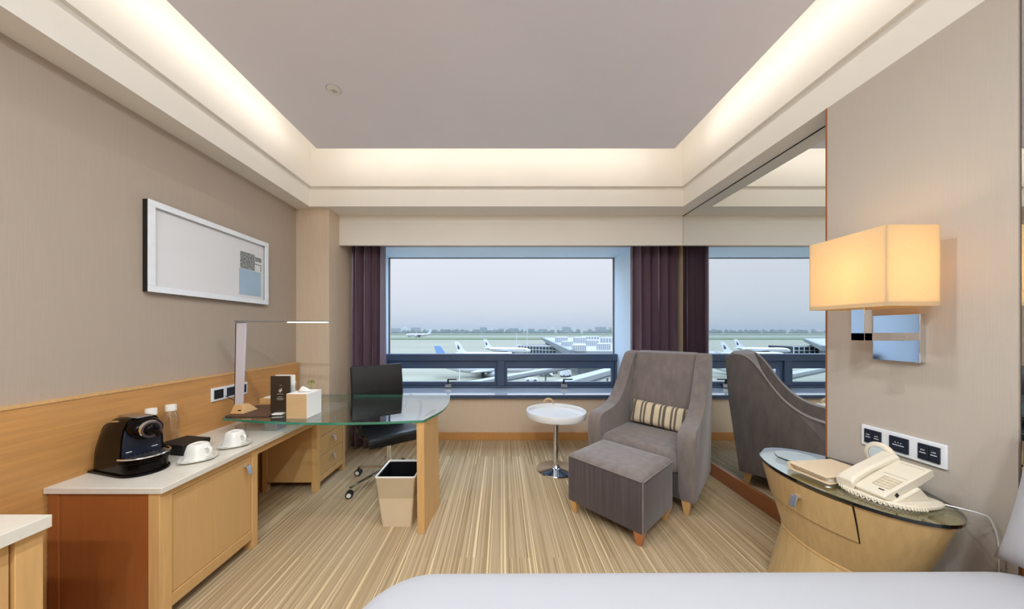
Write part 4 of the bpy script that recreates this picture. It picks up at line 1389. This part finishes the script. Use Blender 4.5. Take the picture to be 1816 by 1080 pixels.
# leather folder
fd = thing('note_folder', 'beige leather note folder lying on the nightstand glass beside the telephone', 'folder', (1.515, 1.430, NZ), R(9))
FOLD = mat('beige_leather', (226, 204, 172), 0.5, var=0.04, scale=(60, 60, 60), bump=0.1)
obj('back_cover', MB().prism(rrect(-0.13, 0.12, -0.085, 0.075, 0.008), 0.0, 0.005), FOLD, fd, bevel=0.001)
obj('pages', MB().box(-0.105, 0.115, -0.070, 0.068, 0.005, 0.024), PAPER, fd, smooth=False)
mb = MB()
mb.hexa([(-0.135, -0.08, 0.026), (0.12, -0.085, 0.025), (0.12, 0.078, 0.025), (-0.135, 0.078, 0.030)],
        [(-0.135, -0.08, 0.031), (0.12, -0.085, 0.030), (0.12, 0.078, 0.030), (-0.135, 0.078, 0.035)])
obj('front_cover', mb, FOLD, fd, bevel=0.0015)
obj('spine', MB().hexa([(-0.135, 0.066, 0.004), (0.12, 0.066, 0.004), (0.12, 0.078, 0.004), (-0.135, 0.078, 0.004)],
                       [(-0.135, 0.066, 0.031), (0.12, 0.066, 0.027), (0.12, 0.078, 0.027), (-0.135, 0.078, 0.031)]), FOLD, fd, bevel=0.001)

# telephone: local x runs up the keypad (towards the wall), local y to the handset side
tp = thing('telephone', 'ivory bedside telephone with sloping keypad and handset on the nightstand', 'telephone', (1.455, 1.215, NZ), R(4))
pts = smooth_pts([(-0.03, 0.085), (-0.005, -0.03), (0.06, -0.085), (0.16, -0.085), (0.205, -0.06), (0.20, 0.0), (0.15, 0.07), (0.05, 0.11), (-0.03, 0.085)], 5)[:-1]
obj('foot', MB().prism(pts, 0.0, 0.014), IVORY, tp, bevel=0.004)
mb = MB()
def wedge(y0, y1, prof2, mbx):
    a = [(x, y0, z) for x, z in prof2]
    b = [(x, y1, z) for x, z in prof2]
    return mbx.rings([a, b])
wedge(-0.040, 0.105, [(0.0, 0.014), (0.07, 0.014), (0.14, 0.060), (0.210, 0.100), (0.200, 0.124), (0.190, 0.126), (0.0, 0.036), (-0.008, 0.026)], mb)
bodyp = obj('phone_body', mb, IVORY, tp, bevel=0.004)
mb = MB()
wedge(-0.05, 0.07, [(0.02, 0.012), (0.17, 0.012), (0.17, 0.022), (0.13, 0.062), (0.06, 0.03)], mb)
obj('stand', mb, IVORY, tp, bevel=0.004)
# handset along local x at the +y side
mb = MB()
hp_ = smooth_pts([(-0.020, 0.042), (0.0, 0.062), (0.06, 0.092), (0.12, 0.117), (0.175, 0.140), (0.190, 0.144)], 4)
rs = []
for k, (x, z) in enumerate(hp_):
    t = k / (len(hp_) - 1)
    wv = 0.031 - 0.005 * math.sin(PI * t)
    hh = 0.032 - 0.014 * math.sin(PI * t)
    rs.append([(x + 0.004, 0.080 - wv, z - hh), (x + 0.004, 0.080 + wv, z - hh), (x, 0.080 + wv, z - 0.006), (x, 0.080 + wv * 0.7, z + 0.002), (x, 0.080 - wv * 0.7, z + 0.002), (x, 0.080 - wv, z - 0.006)])
mb.rings(rs)
obj('handset', mb, IVORY, tp, bevel=0.004, seg=3)
# hoop with pale lens at the top
def ringpts(r, x, squash=1.0, n=32):
    return [(x, 0.120 + r * math.cos(2 * PI * i / n), 0.122 + r * squash * math.sin(2 * PI * i / n)) for i in range(n)]
mb = MB()
mb.rings([ringpts(0.034, 0.190), ringpts(0.048, 0.190), ringpts(0.053, 0.198), ringpts(0.049, 0.210), ringpts(0.034, 0.206)], cap0=False, cap1=True)
hoop = obj('hoop', mb, IVORY, tp, angle=60)
mb = MB()
mb.rings([ringpts(0.0355, 0.194), ringpts(0.034, 0.1915)], cap0=True, cap1=True)
p = obj('lens', mb, mat('pale_blue_lens', (206, 220, 226), 0.15, coat=0.5), hoop)
p['label'] = 'pale blue round lens'
# keypad: print lines, keys
SL = math.atan2(0.126 - 0.036, 0.190)
def on_face(u, y):
    return (u, y, 0.036 + u * math.tan(SL))
KEYM = mat('ivory_keys', (216, 202, 174), 0.5)
mk = MB()
DK = mat('grey_key_print', (150, 138, 116), 0.6)
def face_box(mbx, u, y, du, dy, h):
    c = on_face(u, y)
    mbx.push((c[0], c[1], c[2]), 0, 0, -SL)
    mbx.box(-du, du, -dy, dy, -0.001, h)
    mbx.push()
for k in range(5):
    face_box(mk, 0.030 + 0.014 * k, -0.002, 0.0006, 0.024, 0.0008)
for y in (-0.028, 0.024):
    face_box(mk, 0.060, y, 0.032, 0.0005, 0.0008)
face_box(mk, 0.178, 0.004, 0.0006, 0.036, 0.0008)
face_box(mk, 0.104, 0.004, 0.0005, 0.034, 0.0008)
obj('keypad_marking', mk, DK, bodyp, smooth=False)
for r_ in range(4):
    for c_ in range(3):
        kb = MB()
        face_box(kb, 0.037 + 0.014 * r_, -0.019 + 0.017 * c_, 0.0045, 0.006, 0.0018)
        obj('key', kb, KEYM, bodyp, smooth=False)
kb = MB()
face_box(kb, 0.018, -0.014, 0.0025, 0.008, 0.0014)
p = obj('message_light', kb, BLACKM, bodyp, smooth=False)
mb = MB().push((0.045, -0.0404, 0.034), 0, 0, R(45)).box(-0.007, 0.007, -0.0008, 0.002, -0.007, 0.007)
p = obj('side_emblem', mb, BLACKM, bodyp, smooth=False); p['label'] = 'small black diamond mark'
# coiled cord along the front of the foot
mb = MB()
path = smooth_pts([(-0.02, 0.10, 0.012), (-0.045, 0.03, 0.010), (-0.02, -0.05, 0.010), (0.03, -0.09, 0.010), (0.08, -0.100, 0.010)], 40)
cp = []
for k, p_ in enumerate(path):
    a = k * 0.9
    cp.append((p_[0] + 0.005 * math.cos(a), p_[1] + 0.003 * math.cos(a), p_[2] + 0.005 * math.sin(a)))
obj('coiled_cord', MB().tube(cp, 0.0022, 6), IVORY, tp)
mb = MB()
wp = [(0.20, -0.05, 0.005), (0.232, -0.085, 0.004), (0.258, -0.118, 0.002), (0.272, -0.135, -0.012), (0.276, -0.150, -0.10), (0.272, -0.150, -0.30), (0.274, -0.150, -0.55), (0.27, -0.15, -0.636)]
obj('line_cord', MB().tube(smooth_pts(wp, 5), 0.0022, 6), WHITEL, tp)

# ================================================================== OUTSIDE: AIRFIELD
GZ = -15.0
def G(px, py, z=GZ):
    Y = 550 * (CAM_H - z) / (py - 587.0)
    return ((px - 889) / 550 * Y, Y, z)
def airfield_mat():
    m = bpy.data.materials.new('airfield_ground')
    m.use_nodes = True
    t = m.node_tree
    b = t.nodes['Principled BSDF']
    b.inputs['Roughness'].default_value = 0.9
    b.inputs['Specular IOR Level'].default_value = 0.1
    tcn = t.nodes.new('ShaderNodeTexCoord')
    s = t.nodes.new('ShaderNodeSeparateXYZ')
    t.links.new(tcn.outputs['Object'], s.inputs[0])
    m1 = t.nodes.new('ShaderNodeMath'); m1.operation = 'LOGARITHM'; m1.inputs[1].default_value = 10
    t.links.new(s.outputs['Y'], m1.inputs[0])
    m2 = t.nodes.new('ShaderNodeMapRange')
    m2.inputs['From Min'].default_value = 2.0
    m2.inputs['From Max'].default_value = 4.0
    t.links.new(m1.outputs[0], m2.inputs[0])
    r = t.nodes.new('ShaderNodeValToRGB')
    r.color_ramp.interpolation = 'CONSTANT'
    C1, GR, RW = (124, 122, 108), (68, 82, 50), (112, 113, 100)
    stops = [(0.0, C1), (0.335, (114, 112, 99)), (0.345, (130, 128, 110)), (0.372, GR), (0.412, RW), (0.438, GR), (0.452, (118, 118, 104)), (0.53, GR), (0.60, RW), (0.63, GR), (0.70, (84, 94, 74))]
    el = r.color_ramp.elements
    el[0].position, el[0].color = stops[0][0], (*lin(stops[0][1]), 1)
    el[1].position, el[1].color = stops[1][0], (*lin(stops[1][1]), 1)
    for p, c in stops[2:]:
        q = el.new(p); q.color = (*lin(c), 1)
    t.links.new(m2.outputs[0], r.inputs[0])
    n = t.nodes.new('ShaderNodeTexNoise')
    mp = t.nodes.new('ShaderNodeMapping')
    mp.inputs['Scale'].default_value = (0.008, 0.10, 1)
    n.inputs['Scale'].default_value = 1.0
    n.inputs['Detail'].default_value = 5
    t.links.new(tcn.outputs['Object'], mp.inputs[0])
    t.links.new(mp.outputs[0], n.inputs['Vector'])
    x = t.nodes.new('ShaderNodeMixRGB'); x.blend_type = 'OVERLAY'; x.inputs[0].default_value = 0.35
    t.links.new(r.outputs[0], x.inputs[1])
    t.links.new(n.outputs['Fac'], x.inputs[2])
    t.links.new(x.outputs[0], b.inputs['Base Color'])
    return m
gp = obj('airfield_ground', MB().add([(-9000, 20, GZ), (9000, 20, GZ), (9000, 9000, GZ), (-9000, 9000, GZ)], [(0, 1, 2, 3)]), airfield_mat(), None, smooth=False)
tag(gp, 'concrete apron, taxiways and grass strips of the airfield outside', 'airfield', None, 'structure')

AWHITE = mat('aircraft_white', (200, 202, 204), 0.35, var=0.02, scale=(1, 1, 1))
AGREY = mat('aircraft_wing_grey', (140, 146, 150), 0.45, var=0.04, scale=(1, 1, 1))
ADARK = mat('engine_dark', (60, 66, 72), 0.5)
ABLUE = mat('tail_blue', (112, 142, 180), 0.4)
AMARK = mat('tail_emblem', (70, 64, 78), 0.5)
def airliner(label, loc, rz, Ln, fin=None, emblem=True, group='aircraft on the airfield'):
    """nose along local +x, resting on the ground at local z=0"""
    t = thing('airliner', label, 'airplane', loc, rz, group)
    k = Ln / 37.0
    r, zc = 2.0 * k, 3.5 * k
    st = [(-0.5, 0.10, 1.35), (-0.40, 0.45, 0.75), (-0.28, 0.85, 0.22), (-0.15, 1.0, 0.0), (0.36, 1.0, 0.0), (0.43, 0.86, -0.10), (0.475, 0.55, -0.28), (0.5, 0.12, -0.42)]
    mb = MB()
    mb.rings([[(x * Ln, r * s * math.cos(2 * PI * i / 20), zc + dz * k + r * s * math.sin(2 * PI * i / 20)) for i in range(20)] for x, s, dz in st])
    f = obj('fuselage', mb, AWHITE, t, angle=60)
    wn = MB()
    for sy in (-1, 1):
        wn.box(-0.34 * Ln, 0.42 * Ln, sy * r * 0.985 - 0.03, sy * r * 0.985 + 0.03, zc + 0.30 * k, zc + 0.62 * k)
    obj('window_line', wn, ADARK, f, smooth=False)
    for sy in (-1, 1):
        mb = MB()
        mb.hexa([(0.12 * Ln, sy * r * 0.7, zc - 1.2 * k), (-0.09 * Ln, sy * r * 0.7, zc - 1.2 * k), (-0.16 * Ln, sy * 17 * k, zc + 0.4 * k), (-0.11 * Ln, sy * 17 * k, zc + 0.4 * k)],
                [(0.12 * Ln, sy * r * 0.7, zc - 0.5 * k), (-0.09 * Ln, sy * r * 0.7, zc - 0.6 * k), (-0.16 * Ln, sy * 17 * k, zc + 0.55 * k), (-0.11 * Ln, sy * 17 * k, zc + 0.6 * k)])
        obj('wing', mb, AGREY, t, smooth=False)
        mb = MB()
        mb.rings([[(x * Ln, sy * 5.8 * k + rr_ * k * math.cos(2 * PI * i / 14), zc - 1.9 * k + rr_ * k * math.sin(2 * PI * i / 14)) for i in range(14)] for x, rr_ in ((0.135, 0.95), (0.10, 1.1), (0.03, 0.95), (0.0, 0.5))])
        obj('engine', mb, AGREY, t)
        mb = MB()
        mb.hexa([(-0.37 * Ln, sy * 0.5 * k, zc + 1.0 * k), (-0.46 * Ln, sy * 0.5 * k, zc + 1.0 * k), (-0.485 * Ln, sy * 6.2 * k, zc + 1.5 * k), (-0.45 * Ln, sy * 6.2 * k, zc + 1.5 * k)],
                [(-0.37 * Ln, sy * 0.5 * k, zc + 1.3 * k), (-0.46 * Ln, sy * 0.5 * k, zc + 1.25 * k), (-0.485 * Ln, sy * 6.2 * k, zc + 1.6 * k), (-0.45 * Ln, sy * 6.2 * k, zc + 1.6 * k)])
        obj('tailplane', mb, AGREY, t, smooth=False)
    mb = MB()
    prof_ = [(-0.29, 1.6), (-0.36, 3.2), (-0.452, 8.2), (-0.515, 8.3), (-0.465, 1.6)]
    fin_m = fin or AWHITE
    mb.rings([[(x * Ln, -0.22 * k, zc + z * k) for x, z in prof_], [(x * Ln, 0.22 * k, zc + z * k) for x, z in prof_]])
    tf = obj('tail_fin', mb, fin_m, t, smooth=False)
    if emblem:
        em = MB()
        for sy in (-1, 1):
            y = sy * 0.26 * k
            em.add([(-0.445 * Ln, y, zc + 5.6 * k), (-0.425 * Ln, y, zc + 4.2 * k), (-0.445 * Ln, y, zc + 3.4 * k), (-0.465 * Ln, y, zc + 4.0 * k), (-0.47 * Ln, y, zc + 6.4 * k)], [(0, 1, 2, 3, 4)])
        obj('tail_emblem', em, AMARK, tf, smooth=False)
    lg = MB()
    for x, y in ((0.38, 0.0), (-0.03, -3.0), (-0.03, 3.0)):
        lg.box(x * Ln - 0.5 * k, x * Ln + 0.5 * k, (y - 0.4) * k, (y + 0.4) * k, 0.0, 2.2 * k)
    obj('landing_gear', lg, ADARK, t, smooth=False)
    return t
airliner('white airliner parked nearest the window with a pale blue tail fin', (-5.5, 110, GZ), R(6), 35, ABLUE, False)
airliner('white airliner with a dark tail emblem parked beyond the nearest one', (-8.6, 168, GZ), R(-6), 33)
airliner('smaller looking white airliner behind the emblem tail, next to the terminal', (4.0, 215, GZ), R(-14), 33)
airliner('white jet taxiing alone far out on the runway', (-213, 800, GZ), R(185), 64, None, False)

# terminal hall with sloping roof, glazed wing and roof lanterns
TM_WHITE = mat('terminal_roof', (128, 131, 131), 0.5, var=0.03, scale=(0.2, 0.2, 0.2))
LOUV = mat('lantern_louvre', (142, 146, 148), 0.6, var=0.04)
TM_SIDE = mat('terminal_fascia', (104, 110, 112), 0.6, var=0.05, scale=(0.5, 0.5, 0.5))
TM_GLASS = mat('terminal_glazing', (52, 64, 70), 0.2, var=0.15, scale=(0.3, 0.3, 0.3))
tm = thing('airport_terminal', 'pale airport terminal with sloping roof and glazed wing beyond the window', 'terminal building', (60, 220, GZ))
def TL(x, y, z): return (x - 60, y - 220, z)
H0 = 9.0
mb = MB()
a, b_, c_, d_ = (25.0, 112), (190.0, 112), (230.0, 350), (46.0, 350)
mb.hexa([TL(*a, H0 - 1.6), TL(*b_, H0 - 1.6), TL(*c_, H0 - 1.6), TL(*d_, H0 - 1.6)], [TL(*a, H0), TL(*b_, H0), TL(*c_, H0), TL(*d_, H0)])
obj('roof', mb, TM_WHITE, tm, smooth=False)
mb = MB()
a, b_, c_, d_ = (29.0, 118), (188.0, 118), (226.0, 345), (49.0, 345)
mb.hexa([TL(*a, 0), TL(*b_, 0), TL(*c_, 0), TL(*d_, 0)], [TL(*a, H0 - 1.6), TL(*b_, H0 - 1.6), TL(*c_, H0 - 1.6), TL(*d_, H0 - 1.6)])
obj('hall_wall', mb, TM_SIDE, tm, smooth=False)
mb = MB()
a, b_, c_, d_ = (24.4, 111), (26.4, 111), (47.4, 351), (45.2, 351)
mb.hexa([TL(*a, H0 - 2.2), TL(*b_, H0 - 2.2), TL(*c_, H0 - 2.2), TL(*d_, H0 - 2.2)], [TL(*a, H0 + 0.4), TL(*b_, H0 + 0.4), TL(*c_, H0 + 0.4), TL(*d_, H0 + 0.4)])
obj('fascia', mb, TM_SIDE, tm, smooth=False)
mb = MB()
mb.hexa([TL(13, 238, 0), TL(42, 210, 0), TL(46, 240, 0), TL(18, 262, 0)], [TL(13, 238, 5.2), TL(42, 210, 6.2), TL(46, 240, 6.2), TL(18, 262, 5.2)])
gw = obj('glazed_wing', mb, TM_GLASS, tm, smooth=False)
mb = MB()
for i in range(15):
    t_ = i / 14
    x, y = 13 + 29 * t_ - 0.15, 238 - 28 * t_ - 0.15
    h_ = 5.2 + t_
    mb.box(x - 60 - 0.16, x - 60 + 0.16, y - 220 - 0.16, y - 220 + 0.16, 0, h_)
for z in (2.6, 4.6):
    mb.bar((13 - 60 - 0.15, 238 - 220 - 0.15, z), (42 - 60 - 0.15, 210 - 220 - 0.15, z + (1.0 if z > 3 else 0.3)), 0.35, 0.35)
mb.bar((12 - 60, 239 - 220, 5.3), (42.5 - 60, 209.5 - 220, 6.3), 1.2, 0.5)
obj('mullions', mb, AWHITE, gw, smooth=False)
for i, (px, py, wx, hh, dep) in enumerate(((997, 606, 8, 4.0, 6), (1007, 613, 7.5, 3.8, 5), (1030, 607, 8, 4.2, 6), (1028, 621.5, 9.5, 4.6, 4), (1052, 612, 8, 4.2, 5), (1072, 619, 9, 4.6, 4), (1048, 601, 14, 3.0, 6), (1084, 607, 12, 4.0, 6), (1110, 613, 12, 4.0, 5))):
    zr = GZ + H0
    Y = 550 * (CAM_H - zr) / (py - 587.0 + 1.5)
    Y = min(Y, 335)
    X = (px - 889) / 550 * Y
    k = min(1.0, Y / 220)
    mb = MB()
    mb.box(X - wx * k / 2 - 60, X + wx * k / 2 - 60, Y - 220, Y + dep * k - 220, H0, H0 + hh * k)
    ln = obj('roof_lantern', mb, AWHITE, tm, smooth=False)
    mb = MB()
    for q in range(6):
        x = X - wx * k / 2 + wx * k * (q + 0.5) / 6
        mb.box(x - wx * k * 0.06 - 60, x + wx * k * 0.06 - 60, Y - 220 - 0.06, Y - 220, H0 + 0.3 * k, H0 + hh * k - 0.4 * k)
    mb.box(X - wx * k / 2 - 60.06, X - wx * k / 2 - 60, Y - 219.6, Y + dep * k - 220.4, H0 + 0.3 * k, H0 + hh * k - 0.4 * k)
    obj('louvre', mb, LOUV, ln, smooth=False)

# passenger bridges
def bridge(label, p, q, wd, ht, legs):
    t = thing('boarding_bridge', label, 'boarding bridge', (p[0], p[1], GZ), 0, 'boarding bridges')
    P, Q = Vector((0, 0, p[2] - GZ)), Vector((q[0] - p[0], q[1] - p[1], q[2] - GZ))
    tun = obj('tunnel', MB().bar(P, Q, wd, ht), TM_WHITE, t, smooth=False)
    mb = MB()
    d = (Q - P).normalized()
    s = d.cross(Vector((0, 0, 1))).normalized()
    mb.bar(P + s * (wd / 2 + 0.02) - Vector((0, 0, ht * 0.22)), Q + s * (wd / 2 + 0.02) - Vector((0, 0, ht * 0.22)), 0.05, ht * 0.18)
    mb.bar(P - s * (wd / 2 + 0.02) - Vector((0, 0, ht * 0.22)), Q - s * (wd / 2 + 0.02) - Vector((0, 0, ht * 0.22)), 0.05, ht * 0.18)
    obj('dark_stripe', mb, ADARK, tun, smooth=False)
    for f in legs:
        c = P + (Q - P) * f
        obj('leg', MB().box(c.x - 0.2, c.x + 0.2, c.y - 0.2, c.y + 0.2, 0, c.z - ht / 2), TM_SIDE, t, smooth=False)
    return t
bridge('long white covered bridge rising across the lower right pane', (-11.1, 60.0, -10.0), (31.8, 110.0, -10.0), 2.2, 1.2, (0.2, 0.55, 0.9))
bridge('second white covered bridge in the bottom right corner of the window', (5.1, 55.0, -10.0), (34.7, 91.4, -10.0), 3.0, 1.8, (0.3, 0.8))

# the part of the field seen only by reflection in the tall mirror (it lies to the left, behind the curtain)
airliner('white airliner with a dark tail emblem seen only in the wall mirror, nearer of two', (-133, 168, GZ), R(186), 33)
airliner('white airliner with a dark tail emblem seen only in the wall mirror, farther of two', (-177, 215, GZ), R(194), 33)
airliner('white airliner seen through the low pane in the wall mirror', (-84, 110, GZ), R(176), 29, None, False)
tm2 = thing('airport_terminal', 'pale terminal hall seen only in the wall mirror beside two tail fins', 'terminal building', (-260, 240, GZ))
def TM2(x, y, z): return (x + 260, y - 240, z)
mb = MB()
a, b_, c_, d_ = (-152, 150), (-291, 300), (-460, 330), (-420, 150)
mb.hexa([TM2(*a, 7.4), TM2(*b_, 7.4), TM2(*c_, 7.4), TM2(*d_, 7.4)], [TM2(*a, 9), TM2(*b_, 9), TM2(*c_, 9), TM2(*d_, 9)])
obj('roof', mb, TM_WHITE, tm2, smooth=False)
mb = MB()
mb.bar(TM2(-151, 149, 8.0), TM2(-290, 301, 8.0), 1.6, 2.4)
obj('fascia', mb, TM_SIDE, tm2, smooth=False)
mb = MB()
a, b_, c_, d_ = (-160, 155), (-292, 297), (-450, 322), (-414, 156)
mb.hexa([TM2(*a, 0), TM2(*b_, 0), TM2(*c_, 0), TM2(*d_, 0)], [TM2(*a, 7.4), TM2(*b_, 7.4), TM2(*c_, 7.4), TM2(*d_, 7.4)])
obj('hall_wall', mb, TM_SIDE, tm2, smooth=False)
gw2 = obj('glazed_wing', MB().box(64, 14, -28, -8, 0, 5.6), TM_GLASS, tm2, smooth=False)
mb = MB()
for i in range(15):
    x = 14 + 50 * i / 14
    mb.box(x - 0.2, x + 0.2, -28.4, -28.0, 0, 5.6)
for z in (2.7, 5.4):
    mb.box(13.6, 64.4, -28.5, -28.0, z, z + 0.45)
obj('mullions', mb, AWHITE, gw2, smooth=False)
bridge('white covered bridge seen through the low panes in the wall mirror', (-42.0, 62.0, -10.0), (-112.0, 104.0, -10.0), 2.2, 1.3, (0.2, 0.8))

# ground vehicles
def vehicle(label, px, py, ln_, wd, ht, rz, m, cab):
    x, y, z = G(px, py)
    t = thing('service_vehicle', label, 'vehicle', (x, y, z), rz, 'apron service vehicles')
    obj('load_body', MB().box(-ln_ / 2, ln_ / 2 - cab, -wd / 2, wd / 2, 0.5, ht), m, t, smooth=False)
    obj('cab', MB().taper(ln_ / 2 - cab / 2, 0, 0.4, ht * 0.85, cab, wd, cab * 0.8, wd * 0.9), AWHITE, t, smooth=False)
    for a in (-1, 1):
        for b in (-1, 1):
            mb = MB()
            mb.rings([[(a * ln_ * 0.32 + 0.4 * math.cos(2 * PI * i / 12), b * wd / 2 + o_, 0.4 + 0.4 * math.sin(2 * PI * i / 12)) for i in range(12)] for o_ in (-0.12, 0.12)])
            obj('wheel', mb, ADARK, t)
    return t
vehicle('white catering truck on the apron under the long bridge', 1003, 668, 3.6, 2.0, 2.6, R(15), AWHITE, 1.1)
vehicle('dark low tug beside the nose of the nearest airliner', 968, 667, 5.0, 2.2, 1.8, R(-10), ADARK, 1.2)
vehicle('tan loader beside the nearest airliner and the dark tug', 980, 662, 3.4, 2.2, 2.8, R(30), mat('loader_tan', (188, 170, 130), 0.6), 0.9)
vehicle('white baggage cart train in the lower right pane', 942, 677, 3.8, 1.4, 1.3, R(8), AWHITE, 0.9)
vehicle('grey tow tractor under the wing of the nearest airliner', 846, 682, 3.2, 1.6, 1.4, R(4), ADARK, 0.9)
# a dark parked trolley shape and light masts
def mast(label, px, py, top_py):
    x, y, z = G(px, py)
    h = (587 - top_py) * y / 550 + CAM_H - z
    t = thing('light_mast', label, 'light mast', (x, y, z), 0, 'apron light masts')
    obj('pole', MB().lathe([(0.16, 0.0), (0.09, h)], 10), AWHITE, t)
    obj('lamp_head', MB().box(-0.8, 0.8, -0.2, 0.2, h, h + 0.35), AWHITE, t, smooth=False)
mast('thin white mast left of the terminal wing', 916, 626, 592)
mast('thin white mast nearer the terminal roof edge', 935, 626, 590)
mast('thin white pole in the lower left pane in front of the airliner', 815, 676, 645)

# far city: low hazy buildings and tree belt beyond the field
rnd = random.Random(11)
BLD = [mat('far_building_pale', (186, 192, 192), 0.8, var=0.1, scale=(0.02, 0.02, 0.05)), mat('far_building_grey', (106, 118, 122), 0.8, var=0.1, scale=(0.02, 0.02, 0.05)), mat('far_building_blue', (80, 118, 124), 0.8, var=0.1, scale=(0.02, 0.02, 0.05))]
for i in range(46):
    x = -1500 + 3600 * (i + rnd.uniform(-0.3, 0.3)) / 45
    y = 2380 + 130 * (i % 4) + rnd.uniform(-20, 20)
    wd, dp, h = rnd.uniform(25, 75), rnd.uniform(25, 60), rnd.uniform(24, 46) * (1.25 if x > 150 else 1.0)
    mb = MB()
    mb.box(-wd / 2, wd / 2, -dp / 2, dp / 2, 0, h)
    if i % 3 == 0:
        mb.box(-wd * 0.2, wd * 0.15, -dp / 3, dp / 3, h, h * 1.2)
    o = obj('distant_building', mb, BLD[i % 3], None, smooth=False)
    o.location = (x, y, GZ)
    tag(o, 'hazy pale building in the row along the far edge of the airfield', 'building', 'hazy buildings on the horizon')
mb = MB()
for i in range(420):
    x = -2300 + 4900 * i / 419 + rnd.uniform(-6, 6)
    y = rnd.uniform(2120, 2300)
    h = rnd.uniform(10, 32)
    mb.ball((x, y, GZ + h * 0.45), rnd.uniform(9, 20), 10, h * 0.55, 8, 6)
o = obj('distant_trees', mb, mat('far_tree_green', (46, 84, 70), 0.9, var=0.3, scale=(0.05, 0.05, 0.05)), None)
tag(o, 'hazy belt of green trees along the far edge of the airfield', 'trees', None, 'stuff')

# haze over the airfield
hz = MB().box(-8500, 8500, 260, 8500, GZ - 2, 110)
hm = bpy.data.materials.new('airfield_haze')
hm.use_nodes = True
t = hm.node_tree
t.nodes.clear()
vo = t.nodes.new('ShaderNodeVolumeScatter')
vo.inputs['Color'].default_value = (0.47, 0.455, 0.445, 1)
vo.inputs['Density'].default_value = 0.0003
oo = t.nodes.new('ShaderNodeOutputMaterial')
va = t.nodes.new('ShaderNodeVolumeAbsorption')
va.inputs['Color'].default_value = (0.47, 0.455, 0.445, 1)
va.inputs['Density'].default_value = 0.0003
ad = t.nodes.new('ShaderNodeAddShader')
t.links.new(vo.outputs[0], ad.inputs[0])
t.links.new(va.outputs[0], ad.inputs[1])
t.links.new(ad.outputs[0], oo.inputs['Volume'])
HAZE = obj('haze', hz, hm, None, smooth=False)
tag(HAZE, 'thin pale haze hanging over the airfield', 'haze', None, 'stuff')
